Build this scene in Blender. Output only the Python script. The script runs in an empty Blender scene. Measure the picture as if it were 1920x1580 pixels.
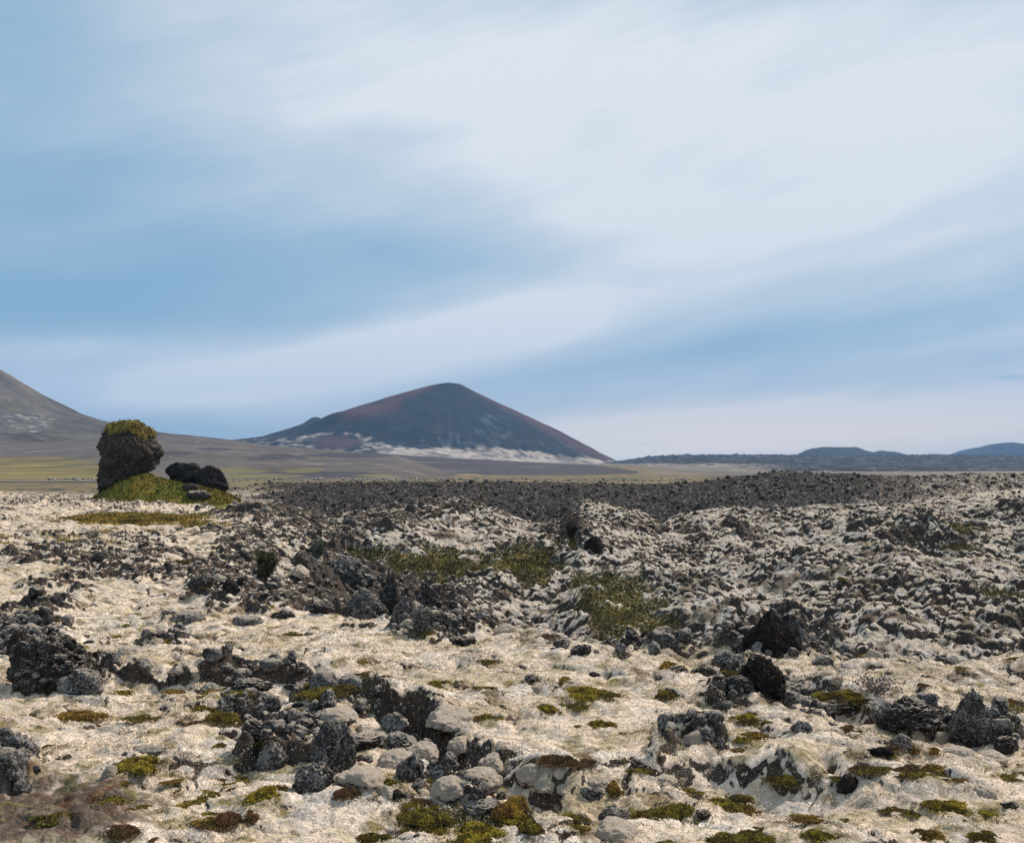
import bpy, bmesh, math, random
import numpy as np
from mathutils import Vector
from concurrent.futures import ThreadPoolExecutor

random.seed(7)
RNG = np.random.default_rng(11)
SC = bpy.context.scene
COL = SC.collection
PI = math.pi
F = 2059.0          # focal length in photo pixels
HZ = 866.0          # horizon row of the photo
CH = 3.0            # camera height (m)

# ---------------------------------------------------------------- camera
cd = bpy.data.cameras.new('camera'); cam = bpy.data.objects.new('camera', cd); COL.objects.link(cam)
cam.location = (0, 0, CH); cam.rotation_euler = (PI / 2, 0, 0)
cd.sensor_fit = 'HORIZONTAL'; cd.sensor_width = 36.0; cd.lens = 36.0 * F / 1920.0
cd.shift_y = (HZ - 790.0) / 1920.0
cd.clip_start = 0.1; cd.clip_end = 60000
SC.camera = cam
SC.render.resolution_x = 1024; SC.render.resolution_y = 842
SC.view_settings.view_transform = 'Standard'; SC.view_settings.look = 'None'
SC.view_settings.exposure = 0.10; SC.view_settings.gamma = 1.0
SC.cycles.max_bounces = 5; SC.cycles.diffuse_bounces = 3; SC.cycles.glossy_bounces = 2
SC.cycles.volume_bounces = 0

# ---------------------------------------------------------------- sun and sky
SUN_EL, SUN_AZ = math.radians(46), math.radians(48)      # azimuth from +Y towards +X
sd = Vector((math.sin(SUN_AZ) * math.cos(SUN_EL), math.cos(SUN_AZ) * math.cos(SUN_EL), math.sin(SUN_EL)))
ld = bpy.data.lights.new('sun', 'SUN'); ld.energy = 4.9; ld.angle = math.radians(5); ld.color = (1.0, 0.90, 0.79)
lo = bpy.data.objects.new('sun', ld); COL.objects.link(lo)
lo.rotation_euler = (-sd).to_track_quat('-Z', 'Y').to_euler(); lo.location = (0, 0, 50)

W = bpy.data.worlds.new("World"); SC.world = W; W.use_nodes = True
nt = W.node_tree; nt.nodes.clear()
def N(t, typ, **kw):
    n = t.nodes.new(typ)
    for k, v in kw.items():
        if hasattr(n, k) and k != 'inputs': setattr(n, k, v)
    return n
def mth(t, op, a, b=None, c=None, clamp=False):
    n = t.nodes.new('ShaderNodeMath'); n.operation = op; n.use_clamp = clamp
    for i, v in enumerate((a, b, c)):
        if v is None: continue
        if isinstance(v, (int, float)): n.inputs[i].default_value = v
        else: t.links.new(v, n.inputs[i])
    return n.outputs[0]
def ramp(t, val, lo_, hi_, a=0.0, b=1.0, smooth=True):
    n = t.nodes.new('ShaderNodeMapRange'); n.interpolation_type = 'SMOOTHSTEP' if smooth else 'LINEAR'
    t.links.new(val, n.inputs[0])
    for i, v in zip((1, 2, 3, 4), (lo_, hi_, a, b)): n.inputs[i].default_value = v
    return n.outputs[0]
def mixc(t, fac, a, b):
    n = t.nodes.new('ShaderNodeMix'); n.data_type = 'RGBA'
    for sock, v in ((n.inputs[0], fac), (n.inputs[6], a), (n.inputs[7], b)):
        if isinstance(v, (int, float)): sock.default_value = v
        elif isinstance(v, tuple): sock.default_value = (*v, 1) if len(v) == 3 else v
        else: t.links.new(v, sock)
    return n.outputs[2]

sky = N(nt, 'ShaderNodeTexSky'); sky.sky_type = 'NISHITA'; sky.sun_disc = False
sky.sun_elevation = SUN_EL; sky.sun_rotation = SUN_AZ; sky.air_density = 1.0; sky.dust_density = 0.8; sky.ozone_density = 2.0
skb = nt.nodes.new('ShaderNodeVectorMath'); skb.operation = 'SCALE'; nt.links.new(sky.outputs[0], skb.inputs[0]); skb.inputs[3].default_value = 0.1
tc = N(nt, 'ShaderNodeTexCoord'); sp = N(nt, 'ShaderNodeSeparateXYZ'); nt.links.new(tc.outputs['Generated'], sp.inputs[0])
az = mth(nt, 'ARCTAN2', sp.outputs[0], sp.outputs[1]); el = mth(nt, 'ARCSINE', sp.outputs[2])
def azel(px, py):
    a = math.atan((px - 960) / F); return a, math.atan((HZ - py) / F * math.cos(a))
def sky_blob(px, py, rx, ry, deg, amp):
    a0, e0 = azel(px, py); c, s = math.cos(math.radians(deg)), math.sin(math.radians(deg))
    da = mth(nt, 'SUBTRACT', az, a0); de = mth(nt, 'SUBTRACT', el, e0)
    p = mth(nt, 'MULTIPLY_ADD', da, c * F / rx, mth(nt, 'MULTIPLY', de, s * F / rx))
    q = mth(nt, 'MULTIPLY_ADD', da, -s * F / ry, mth(nt, 'MULTIPLY', de, c * F / ry))
    r2 = mth(nt, 'MULTIPLY_ADD', p, p, mth(nt, 'MULTIPLY', q, q))
    return mth(nt, 'MULTIPLY', mth(nt, 'EXPONENT', mth(nt, 'MULTIPLY', r2, -1.0)), amp)
# soft cirrus streaks, laid out as directions in the sky (degrees anticlockwise)
BLOBS = [(1400, 210, 600, 210, -10, .30), (1560, 200, 330, 190, 10, .10), (820, 110, 560, 190, -8, .24), (420, 130, 330, 150, -10, .12),
         (1050, 340, 420, 80, -24, .12), (1350, 420, 420, 60, -4, .14), (850, 490, 240, 36, -8, -.10), (1800, 330, 300, 120, 14, .12), (1850, 60, 200, 120, 0, .08),
         (390, 715, 220, 46, 7, .50), (640, 670, 330, 66, 13, .36), (930, 610, 320, 72, 16, .36), (1180, 540, 300, 70, 16, .14), (130, 650, 260, 24, 3, .16),
         (1650, 790, 760, 50, 3, .46), (1200, 800, 330, 46, 6, .34), (1750, 655, 360, 18, 8, .12), (1450, 520, 420, 30, 12, .10), (1300, 700, 300, 20, 8, .12),
         (0, 565, 460, 60, 2, -.44), (240, 450, 460, 110, -4, -.20), (1620, 610, 480, 42, 10, -.20), (1300, 655, 260, 26, 10, -.10),
         (1850, 480, 260, 90, 10, .08), (250, 805, 420, 30, 0, -.24), (500, 830, 240, 34, 0, -.14), (1000, 760, 200, 30, 0, -.10),
         (0, 60, 300, 220, 0, -.24), (1210, 831, 32, 4, 2, -.30), (1895, 707, 30, 4, 0, -.30), (1520, 828, 60, 3, 0, -.09), (1600, 778, 160, 7, 2, .14), (1850, 770, 120, 8, 3, .16)]
cloud = mth(nt, 'ADD', 0.60, 0.0)
for b in BLOBS: cloud = mth(nt, 'ADD', cloud, sky_blob(*b))
# streaky variation: noise stretched along the wind
cb = N(nt, 'ShaderNodeCombineXYZ')
aw = mth(nt, 'MULTIPLY_ADD', az, 0.97, mth(nt, 'MULTIPLY', el, 0.22)); ew = mth(nt, 'MULTIPLY_ADD', el, 0.97, mth(nt, 'MULTIPLY', az, -0.22))
nt.links.new(mth(nt, 'MULTIPLY', aw, 2.2), cb.inputs[0]); nt.links.new(mth(nt, 'MULTIPLY', ew, 11.0), cb.inputs[1])
nz = N(nt, 'ShaderNodeTexNoise'); nz.inputs['Scale'].default_value = 1.3; nz.inputs['Detail'].default_value = 4.0; nz.inputs['Roughness'].default_value = 0.45
nt.links.new(cb.outputs[0], nz.inputs['Vector'])
cloud = mth(nt, 'ADD', cloud, ramp(nt, nz.outputs[0], 0.3, 0.7, -.14, .12, False))
nz2 = N(nt, 'ShaderNodeTexNoise'); nz2.inputs['Scale'].default_value = 5.0; nz2.inputs['Detail'].default_value = 6.0
nt.links.new(cb.outputs[0], nz2.inputs['Vector'])
cloud = mth(nt, 'ADD', cloud, ramp(nt, nz2.outputs[0], 0.3, 0.7, -.045, .045, False))
cloud = mth(nt, 'MINIMUM', mth(nt, 'MAXIMUM', cloud, 0.12), 0.97)
# veil: thin cloud is blue grey, thick cloud is white
veil = mixc(nt, ramp(nt, cloud, .2, .95, 0, 1, False), (.38, .515, .63), (.745, .785, .83))
warm = mixc(nt, mth(nt, 'MULTIPLY', sky_blob(1600, 820, 900, 85, 0, 1.0), 0.95), veil, (1.0, .86, .73))
skyc = mixc(nt, cloud, mixc(nt, 0.8, skb.outputs[0], (.19, .385, .575)), warm)
bg = N(nt, 'ShaderNodeBackground'); nt.links.new(skyc, bg.inputs[0]); bg.inputs[1].default_value = 1.0
ow = N(nt, 'ShaderNodeOutputWorld'); nt.links.new(bg.outputs[0], ow.inputs[0])

# ---------------------------------------------------------------- numpy noise
G2 = np.array([(math.cos(a * PI / 8), math.sin(a * PI / 8)) for a in range(16)], np.float32)
def _h(ix, iy, s):
    h = ix.astype(np.uint32) * np.uint32(374761393) + iy.astype(np.uint32) * np.uint32(668265263) + np.uint32((s * 2246822519) & 0xffffffff)
    h = (h ^ (h >> np.uint32(13))) * np.uint32(1274126177)
    return h ^ (h >> np.uint32(16))
def pn(x, y, s=0):
    x = np.asarray(x, np.float64); y = np.asarray(y, np.float64)
    xi = np.floor(x); yi = np.floor(y); fx = (x - xi).astype(np.float32); fy = (y - yi).astype(np.float32)
    xi = xi.astype(np.int64); yi = yi.astype(np.int64)
    def g(dx, dy):
        k = (_h(xi + dx, yi + dy, s) & np.uint32(15)).astype(np.intp); v = G2[k]
        return v[..., 0] * (fx - dx) + v[..., 1] * (fy - dy)
    u = fx * fx * fx * (fx * (fx * 6 - 15) + 10); w = fy * fy * fy * (fy * (fy * 6 - 15) + 10)
    a = g(0, 0) * (1 - u) + g(1, 0) * u; b = g(0, 1) * (1 - u) + g(1, 1) * u
    return (a * (1 - w) + b * w) * 1.5
def fbm(x, y, s=0, o=4, g=.5, l=2.03):
    t = 0; a = 1.0; n = 0
    for i in range(o):
        t = t + a * pn(x, y, s + i * 17); n += a; a *= g; x = x * l + 3.1; y = y * l + 1.7
    return t / n * 1.3
def ridged(x, y, s=0, o=4, g=.55, l=2.1):
    t = 0; a = 1.0; n = 0
    for i in range(o):
        t = t + a * (1 - 2 * np.abs(pn(x, y, s + i * 13))); n += a; a *= g; x = x * l + 5.2; y = y * l + 2.9
    return t / n
def worley(x, y, s=0):
    xi = np.floor(x); yi = np.floor(y); f1 = np.full(x.shape, 9.0, np.float32); f2 = f1.copy(); idr = np.zeros(x.shape, np.float32)
    fx = (x - xi).astype(np.float32); fy = (y - yi).astype(np.float32); xi = xi.astype(np.int64); yi = yi.astype(np.int64)
    for dx in (-1, 0, 1):
        for dy in (-1, 0, 1):
            h = _h(xi + dx, yi + dy, s)
            px = (h & np.uint32(1023)).astype(np.float32) / 1023; py = ((h >> np.uint32(10)) & np.uint32(1023)).astype(np.float32) / 1023
            d = (fx - dx - px) ** 2 + (fy - dy - py) ** 2
            m = d < f1; f2 = np.where(m, f1, np.minimum(f2, d)); f1 = np.where(m, d, f1); idr = np.where(m, ((h >> np.uint32(20)) & np.uint32(1023)).astype(np.float32) / 1023, idr)
    f1 = np.sqrt(f1); e = np.clip((np.sqrt(f2) - f1) / .42, 0, 1); return np.sqrt(np.clip(1 - (f1 / .95) ** 2, 0, 1)) * (1 - (1 - e) ** 2), idr
def ss(a, b, x):
    t = np.clip((x - a) / (b - a), 0, 1); return t * t * (3 - 2 * t)
def itp(x, pts):
    return np.interp(x, [p[0] for p in pts], [p[1] for p in pts])
_r3 = np.random.default_rng(3); P3 = _r3.permutation(256); P3 = np.concatenate([P3, P3, P3]); G3 = _r3.normal(size=(256, 3)); G3 /= np.linalg.norm(G3, axis=1)[:, None]
def pn3(p, s=0):
    p = p + s * 7.13; i = np.floor(p).astype(int); f = p - i; i &= 255; u = f * f * f * (f * (f * 6 - 15) + 10); r = 0
    for a in (0, 1):
        for b in (0, 1):
            for c in (0, 1):
                k = P3[P3[P3[i[:, 0] + a & 255] + (i[:, 1] + b & 255)] + (i[:, 2] + c & 255)]
                w = (u[:, 0] if a else 1 - u[:, 0]) * (u[:, 1] if b else 1 - u[:, 1]) * (u[:, 2] if c else 1 - u[:, 2])
                g = G3[k]; r = r + w * (g[:, 0] * (f[:, 0] - a) + g[:, 1] * (f[:, 1] - b) + g[:, 2] * (f[:, 2] - c))
    return r * 1.5
def fbm3(p, s=0, o=4, g=.5):
    t = 0; a = 1.0; n = 0
    for i in range(o):
        t = t + a * pn3(p, s + i); n += a; a *= g; p = p * 2.07
    return t / n
def rid3(p, s=0, o=4, g=.55):
    t = 0; a = 1.0; n = 0
    for i in range(o):
        t = t + a * (1 - 2.2 * np.abs(pn3(p, s + i))); n += a; a *= g; p = p * 2.1
    return t / n

# ---------------------------------------------------------------- the lie of the land
EDGE = [(380, 24.5), (430, 23.4), (640, 20.6), (900, 19.0), (1100, 17.3), (1250, 16.6), (1400, 16.2), (1600, 15.6), (1920, 15.8), (2400, 16)]
CREST = [(380, 950), (450, 948), (560, 962), (620, 972), (700, 962), (780, 950), (850, 942), (930, 958), (1000, 984), (1050, 988), (1090, 948),
         (1130, 945), (1180, 952), (1240, 980), (1280, 968), (1330, 955), (1450, 958), (1540, 950), (1600, 948), (1750, 944), (1920, 936), (2400, 936)]
RIDGE = [(300, 920), (440, 917), (520, 914), (700, 913), (900, 912), (1050, 914), (1200, 917), (1290, 914), (1360, 905), (1430, 895), (1480, 892), (1530, 894),
         (1600, 898), (1660, 902), (1760, 900), (1850, 896), (1920, 896), (2400, 896)]
# (u, crest row of the step, drop) : the fissure across the near plateau
GUL = [(-300, 1262, .05), (150, 1258, .10), (330, 1268, .25), (480, 1266, .32), (640, 1278, .34), (700, 1296, .5), (730, 1325, .65), (790, 1340, .75), (850, 1382, .65),
       (940, 1422, .4), (1010, 1446, .34), (1090, 1462, .26), (1200, 1448, .14), (1330, 1432, .2), (1450, 1440, .22), (1560, 1456, .2), (1640, 1476, .10), (1760, 1490, .05), (2400, 1500, 0)]
GUL2 = [(1200, 1225, 0), (1330, 1240, .15), (1420, 1262, .25), (1520, 1290, .22), (1640, 1325, .2), (1740, 1335, .25), (1900, 1345, .22), (2400, 1350, .15)]
def macro(x, y):
    d = np.maximum(y, .5); u = 960 + F * x / d
    wob = pn(x * .35, y * .35, 5) * 1.3 + .8 * pn(x * 1.1, y * 1.1, 6)
    de = itp(u, EDGE) + wob
    B = ss(380, 680, u)
    zc = CH - (itp(u, CREST) - HZ) / F * 60 + .0
    floor = -2.15 + .5 * ss(1300, 1800, u) + .9 * (1 - ss(560, 760, u)) + .35 * pn(x * .18, y * .18, 9)
    prof = floor * ss(0, 8, d - de)
    rise = ss(28, 60, d); prof = prof * (1 - rise) + zc * rise * ss(0, 6, d - de)
    pl = .10 * pn(x * .09, y * .09, 2) * ss(4, 10, d)
    left_z = pl + .35 * ss(30, 90, d) * pn(x * .07 + 3, y * .05, 4)
    z = left_z * (1 - B) + prof * B + pl * B * (1 - ss(0, 6, d - de))
    # behind the crest: a hollow, then the cinder ridge, then flat grass
    zr = CH - (itp(u, RIDGE) - HZ) / F * 112
    hol = np.minimum(zc, zr) - 1.5 * (1 - .85 * ss(1500, 1800, u))
    zz = zc + (hol - zc) * ss(60, 72, d); zz = zz + (zr - zz) * ss(74, 112, d)
    zb = (1.1 * pn(x * .12 + 4, y * .10, 13) + .75 * pn(x * .28, y * .25, 14)) * ss(4, 12, d - de) * B
    L = ss(380, 480, u); zz = left_z * (1 - L) + zz * L
    z = np.where(d > 60, zz, z) + zb * (1 - ss(52, 60, d))
    # fissures
    for G, rec, sd_ in ((GUL, 2.0, 21), (GUL2, 2.2, 22)):
        row = np.interp(u, [g[0] for g in G], [g[1] for g in G]); A = np.interp(u, [g[0] for g in G], [g[2] for g in G])
        dg = F * CH / (row - HZ) + .28 * pn(x * 1.1, y * .5, sd_) + .12 * pn(x * 3.1, y * 1.5, sd_ + 3)
        t = dg - d; A = A * (.65 + .6 * ss(-.3, .3, pn(x * .9, y * .9, sd_ + 7)))
        z = z - A * ss(-.18, .42, t) * (1 - ss(.55, rec, t)) + .10 * np.exp(-((t + .4) / .35) ** 2) * np.clip(A * 3, 0, 1)
    back = ss(118, 145, d) * 1.0
    z = z * (1 - back) + (-.1) * back
    z = z + ss(190, 600, d) * 7 * (1 - ss(150, 500, u))
    return z
ROCKS = [(220, 1060, 150, 26, .4), (120, 1110, 120, 20, .35), (330, 1230, 80, 14, .4), (60, 940, 90, 8, .5), (700, 1240, 120, 10, .3), (1500, 1400, 90, 10, .35), (1700, 1250, 200, 10, .4), (90, 1150, 100, 25, .5), (60, 1210, 100, 50, .7), (130, 1270, 100, 30, .7), (290, 1290, 110, 22, .6), (480, 1285, 110, 25, .8), (350, 1085, 60, 22, .5),
         (430, 1110, 60, 45, .7), (260, 1085, 40, 12, .5), (650, 1080, 90, 60, .9), (600, 1130, 60, 40, .6), (760, 1120, 100, 70, .8), (500, 1130, 150, 28, .55),
         (350, 1165, 60, 20, .4), (850, 1180, 120, 28, .7), (1050, 1235, 90, 16, .5), (1200, 1225, 150, 20, .5), (1420, 1280, 90, 45, .8), (1540, 1320, 90, 25, .7),
         (1760, 1360, 140, 45, .7), (1870, 1370, 90, 60, .7), (600, 1400, 90, 70, .7), (780, 1420, 80, 50, .5), (500, 1410, 60, 35, .6), (20, 1450, 50, 40, .7),
         (900, 1500, 100, 35, .5), (300, 945, 180, 10, .5), (520, 952, 130, 25, .8), (560, 985, 120, 30, .5), (100, 930, 140, 10, .55), (700, 975, 100, 20, .4), (850, 950, 80, 10, .5),
         (1070, 985, 50, 20, .6), (480, 1040, 60, 50, .6), (420, 1090, 50, 40, .4), (200, 1020, 160, 14, .3), (1500, 1200, 110, 40, .5), (1720, 1010, 200, 30, .2), (1350, 1000, 160, 22, .25),
         (640, 1180, 260, 12, .25), (780, 1370, 70, 30, .6), (1000, 1450, 80, 20, .3), (1450, 1460, 120, 14, .3), (1330, 1450, 80, 12, .4), (1700, 1430, 160, 20, .15)]
GREENS = [(1060, 1012, 60, 10, .8), (1110, 1090, 60, 30, .8), (1220, 1170, 80, 40, 1), (1290, 1200, 60, 12, .8), (890, 1062, 70, 14, .8), (1400, 1100, 60, 8, .6), (560, 1010, 60, 8, .6), (790, 1048, 140, 42, 1), (690, 1033, 80, 14, .9), (820, 1090, 60, 18, .8), (975, 1050, 120, 38, 1), (1000, 1080, 60, 25, .8), (1155, 1135, 90, 85, 1),
          (1170, 1190, 80, 22, .9), (1250, 1190, 70, 18, .8), (1120, 1080, 50, 15, .7), (250, 975, 170, 14, 1), (370, 985, 80, 9, .9), (120, 1022, 170, 9, .75), (220, 1000, 200, 8, .5),
          (1600, 1303, 80, 18, .9), (1640, 1330, 60, 12, .6), (1890, 1310, 60, 12, .9), (1810, 985, 60, 18, .8), (1800, 1025, 50, 14, .7), (680, 1435, 50, 30, .8),
          (880, 1555, 150, 35, .9), (960, 1570, 90, 25, .8), (600, 1320, 140, 16, .5), (430, 1335, 80, 18, .6), (1590, 1102, 40, 9, .8), (1890, 1110, 60, 18, .7),
          (1160, 955, 50, 8, .8), (1240, 972, 30, 8, .7), (620, 970, 35, 6, .8), (1690, 985, 60, 10, .4), (320, 915, 160, 22, .8), (60, 1340, 120, 8, .2)]
SOILS = [(70, 1545, 240, 85, 1.25), (0, 1415, 90, 50, .95), (150, 1490, 110, 25, .7), (40, 1470, 90, 30, .7)]
def blobs(L, u, v):
    t = np.zeros(u.shape, np.float32)
    for px, py, rx, ry, a in L: t = np.maximum(t, a * np.exp(-((u - px) / rx) ** 2 - ((v - py) / ry) ** 2))
    return t
def zones(x, y, zm):
    d = np.maximum(y, .5); u = 960 + F * x / d; v = HZ + F * (CH - zm) / d
    n1 = fbm(x * .9, y * .9, 31, 4); n2 = fbm(x * .25, y * .25, 37, 3)
    uu = u + n1 * F * .5 / d; vv = v + n2 * F * CH * 1.2 / d / d * 1.5
    basin = ss(380, 640, u) * ss(0, 3, d - itp(u, EDGE)) * (1 - ss(1700, 2300, d))
    leftfar = (1 - ss(380, 520, u)) * ss(18, 34, d)
    base = .13 + .17 * basin + .20 * leftfar
    cind = ss(420, 530, u + n2 * 100) * ss(63, 73, d + 12 * n2 + 3 * n1 - 10 * ss(1650, 1850, u)) * (1 - .25 * ss(1620, 1800, u + 200 * n1))
    R = base + blobs(ROCKS, uu, vv) * .9 + .30 * n1 + .2 * n2
    Gm = blobs(GREENS, uu, vv) * 1.05 + (.34 + .25 * basin) * n1 + .14 * n2
    S = blobs(SOILS, uu, vv) * 1.15 + .25 * n1
    return u, v, d, basin, R, Gm, S, cind, n1, n2
def relief(x, y, zm, Z, fine=True):
    u, v, d, basin, R, Gm, S, cind, n1, n2 = Z
    rock = ss(.42, .62, R) * (1 - ss(.5, .7, Gm)); green = ss(.48, .62, Gm)
    soft = 1 - np.maximum(rock, green * .8)
    near = 1 - ss(80, 120, d)
    z = (.16 + .08 * basin) * fbm(x * .5, y * .55, 41, 4)
    wx = x + .12 * pn(x * 2.3, y * 2.3, 51); wy = y + .12 * pn(x * 2.3, y * 2.3, 52)
    # big cushions, half buried lumps
    f, r = worley(wx * 1.05, wy * 1.25, 61); c1 = f * (r * .85 + .15)
    z = z + c1 * (.12 + .16 * basin + .07 * rock) * (1 - .7 * green) * near
    f, r = worley(wx * 3.0, wy * 3.3, 62); c2 = f * (.3 + .7 * r)
    z = z + c2 * (.028 + .055 * ss(-.2, .5, n1) + (.05 + .13 * ss(-.4, .4, n2 + .5 * n1)) * basin * (1 - rock) + .07 * rock) * (1 - .75 * green) * near
    if fine:
        f, r = worley(wx * 7.5, wy * 8, 63); c3 = f * (.2 + .8 * r)
        z = z + c3 * (.022 + .03 * rock + .03 * basin) * (1 - .6 * green) * near
        z = z + (.022 + .02 * basin) * fbm(x * 4, y * 4, 71, 4) * near + .004 * fbm(x * 26, y * 26, 73, 2) * (1 - ss(14, 22, d))
    rg = ridged(wx * 1.3, wy * 1.3, 81, 5)
    z = z + rock * (.14 + .08 * basin) * (rg + .15) * near
    cl = np.maximum(cind, ss(1500, 1800, u) * ss(62, 80, d)) * (1 - ss(150, 210, d))
    z = z + cl * (.42 * ridged(x * .22, y * .3, 83, 5) + .22 * ridged(x * 1.4, y * 1.0, 84, 3) - .1)
    gap = 1 - ss(.08, .34, c2) if fine else 0 * z
    green = green + 1j * gap if fine else green
    z = z - .24 * basin * near
    return zm + z * (1 - ss(118, 140, d) * (1 - ss(1380, 1500, u))), rock, green
def ground_z(x, y, fine=True):
    x = np.atleast_1d(np.asarray(x, float)); y = np.atleast_1d(np.asarray(y, float))
    zm = macro(x, y); return relief(x, y, zm, zones(x, y, zm), fine)[0]
def locate(px, py, dmax=140.):
    """where the sight line through a photo pixel meets the ground"""
    d = np.concatenate([np.arange(6, 40, .04), np.arange(40, dmax, .15)]); x = (px - 960) / F * d
    z = ground_z(x, d, False); ray = CH - (py - HZ) / F * d
    k = np.argmax(z >= ray) if (z >= ray).any() else len(d) - 1
    return float(x[k]), float(d[k]), float(z[k])

# ---------------------------------------------------------------- materials
MATS = {}
def new_mat(name):
    m = bpy.data.materials.new(name); m.use_nodes = True; t = m.node_tree; t.nodes.clear()
    o = t.nodes.new('ShaderNodeOutputMaterial'); b = t.nodes.new('ShaderNodeBsdfPrincipled'); t.links.new(b.outputs[0], o.inputs[0])
    b.inputs['Roughness'].default_value = .95; b.inputs['Specular IOR Level'].default_value = .15
    MATS[name] = m; return m, t, b
def noise(t, vec, sc, det=4, rough=.6):
    n = t.nodes.new('ShaderNodeTexNoise'); n.inputs['Scale'].default_value = sc; n.inputs['Detail'].default_value = det; n.inputs['Roughness'].default_value = rough
    t.links.new(vec, n.inputs['Vector']); return n.outputs[0]
def bump(t, b, h, dist, st=1.0):
    n = t.nodes.new('ShaderNodeBump'); n.inputs['Distance'].default_value = dist; n.inputs['Strength'].default_value = st
    t.links.new(h, n.inputs['Height']); t.links.new(n.outputs[0], b.inputs['Normal']); return n
def vary(t, col, fac, a, b_):
    v = t.nodes.new('ShaderNodeVectorMath'); v.operation = 'SCALE'; t.links.new(col, v.inputs[0]); t.links.new(ramp(t, fac, .3, .7, a, b_, False), v.inputs[3]); return v.outputs[0]
def attr_mat(name, s1, s2, bd, lo1=.75, hi1=1.25):
    """colour from the mesh's own 'col' attribute, broken up by fine noise"""
    m, t, b = new_mat(name)
    a = t.nodes.new('ShaderNodeAttribute'); a.attribute_name = 'col'; c = t.nodes.new('ShaderNodeTexCoord')
    n1 = noise(t, c.outputs['Object'], s1); n2 = noise(t, c.outputs['Object'], s2, 3)
    col = vary(t, vary(t, a.outputs[0], n1, lo1, hi1), n2, .8, 1.2)
    t.links.new(col, b.inputs['Base Color'])
    bump(t, b, mth(t, 'ADD', n1, mth(t, 'MULTIPLY', n2, .4)), bd); return m
def ground_mat():
    m, t, b = new_mat('moss_ground'); a = t.nodes.new('ShaderNodeAttribute'); a.attribute_name = 'col'; c = t.nodes.new('ShaderNodeTexCoord'); v = c.outputs['Object']
    n1 = noise(t, v, 9, 5, .65); n2 = noise(t, v, 42, 4, .65); n3 = noise(t, v, 3.2, 4)
    col = vary(t, vary(t, a.outputs[0], n1, .74, 1.22), n2, .72, 1.25)
    n6 = noise(t, v, 17, 7, .7); col = mixc(t, mth(t, 'MULTIPLY', ramp(t, n6, .53, .66), ramp(t, n3, .38, .62, .15, .75)), col, (.17, .12, .065)); n7 = noise(t, v, 6, 5, .65); col = mixc(t, mth(t, 'MULTIPLY', ramp(t, n7, .56, .68), .45), col, (.30, .25, .10))
    rk = mixc(t, ramp(t, n1, .35, .65), (.022, .018, .015), (.085, .07, .06)); rk = mixc(t, mth(t, 'MULTIPLY', ramp(t, n3, .42, .62), .7), rk, (.085, .055, .035)); rk = mixc(t, ramp(t, n2, .60, .66), rk, (.33, .30, .27))
    k = mth(t, 'ADD', a.outputs['Alpha'], mth(t, 'MULTIPLY_ADD', n1, .9, mth(t, 'MULTIPLY_ADD', n2, .4, -.65)))
    f = ramp(t, k, .45, .6); col = mixc(t, f, col, rk)
    t.links.new(col, b.inputs['Base Color']); bump(t, b, mth(t, 'ADD', mth(t, 'MULTIPLY', n1, 1.0), mth(t, 'MULTIPLY_ADD', n2, .45, mth(t, 'MULTIPLY', f, -.15))), .06); return m
ground_mat()
attr_mat('cinder', .8, 4, .35)
attr_mat('plain', .12, .7, 0.5)
attr_mat('far_slope', .012, .06, 7.0, .8, 1.2)

def mesh_np(name, verts, quads, mat, col=None, smooth=True, parent=None, loc=None):
    me = bpy.data.meshes.new(name); nv = len(verts); nf = len(quads); k = quads.shape[1]
    me.vertices.add(nv); me.vertices.foreach_set('co', np.ascontiguousarray(verts, np.float32).ravel())
    me.loops.add(nf * k); me.loops.foreach_set('vertex_index', np.ascontiguousarray(quads, np.int32).ravel())
    me.polygons.add(nf); me.polygons.foreach_set('loop_start', np.arange(0, nf * k, k, dtype=np.int32))
    me.update(calc_edges=True)
    if smooth: me.polygons.foreach_set('use_smooth', np.ones(nf, bool))
    if col is not None:
        a = me.color_attributes.new('col', 'FLOAT_COLOR', 'POINT'); c = np.ones((nv, 4), np.float32); c[:, :3] = col[:, :3]; c[:, 3] = col[:, 3] if col.shape[1] == 4 else 0; a.data.foreach_set('color', c.ravel())
    me.materials.append(MATS[mat])
    o = bpy.data.objects.new(name, me); COL.objects.link(o)
    if parent: o.parent = parent
    if loc is not None: o.location = loc
    return o
def grid_quads(nr, nc):
    i = np.arange(nr * nc, dtype=np.int32).reshape(nr, nc)
    return np.stack([i[:-1, :-1], i[:-1, 1:], i[1:, 1:], i[1:, :-1]], -1).reshape(-1, 4)
def tag(o, label=None, cat=None, group=None, kind=None):
    for k, v in (('label', label), ('category', cat), ('group', group), ('kind', kind)):
        if v: o[k] = v
    return o
def C(*c): return np.array(c, np.float32)
def mixa(c, b, w):
    return c * (1 - w[..., None]) + b * w[..., None]

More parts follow.
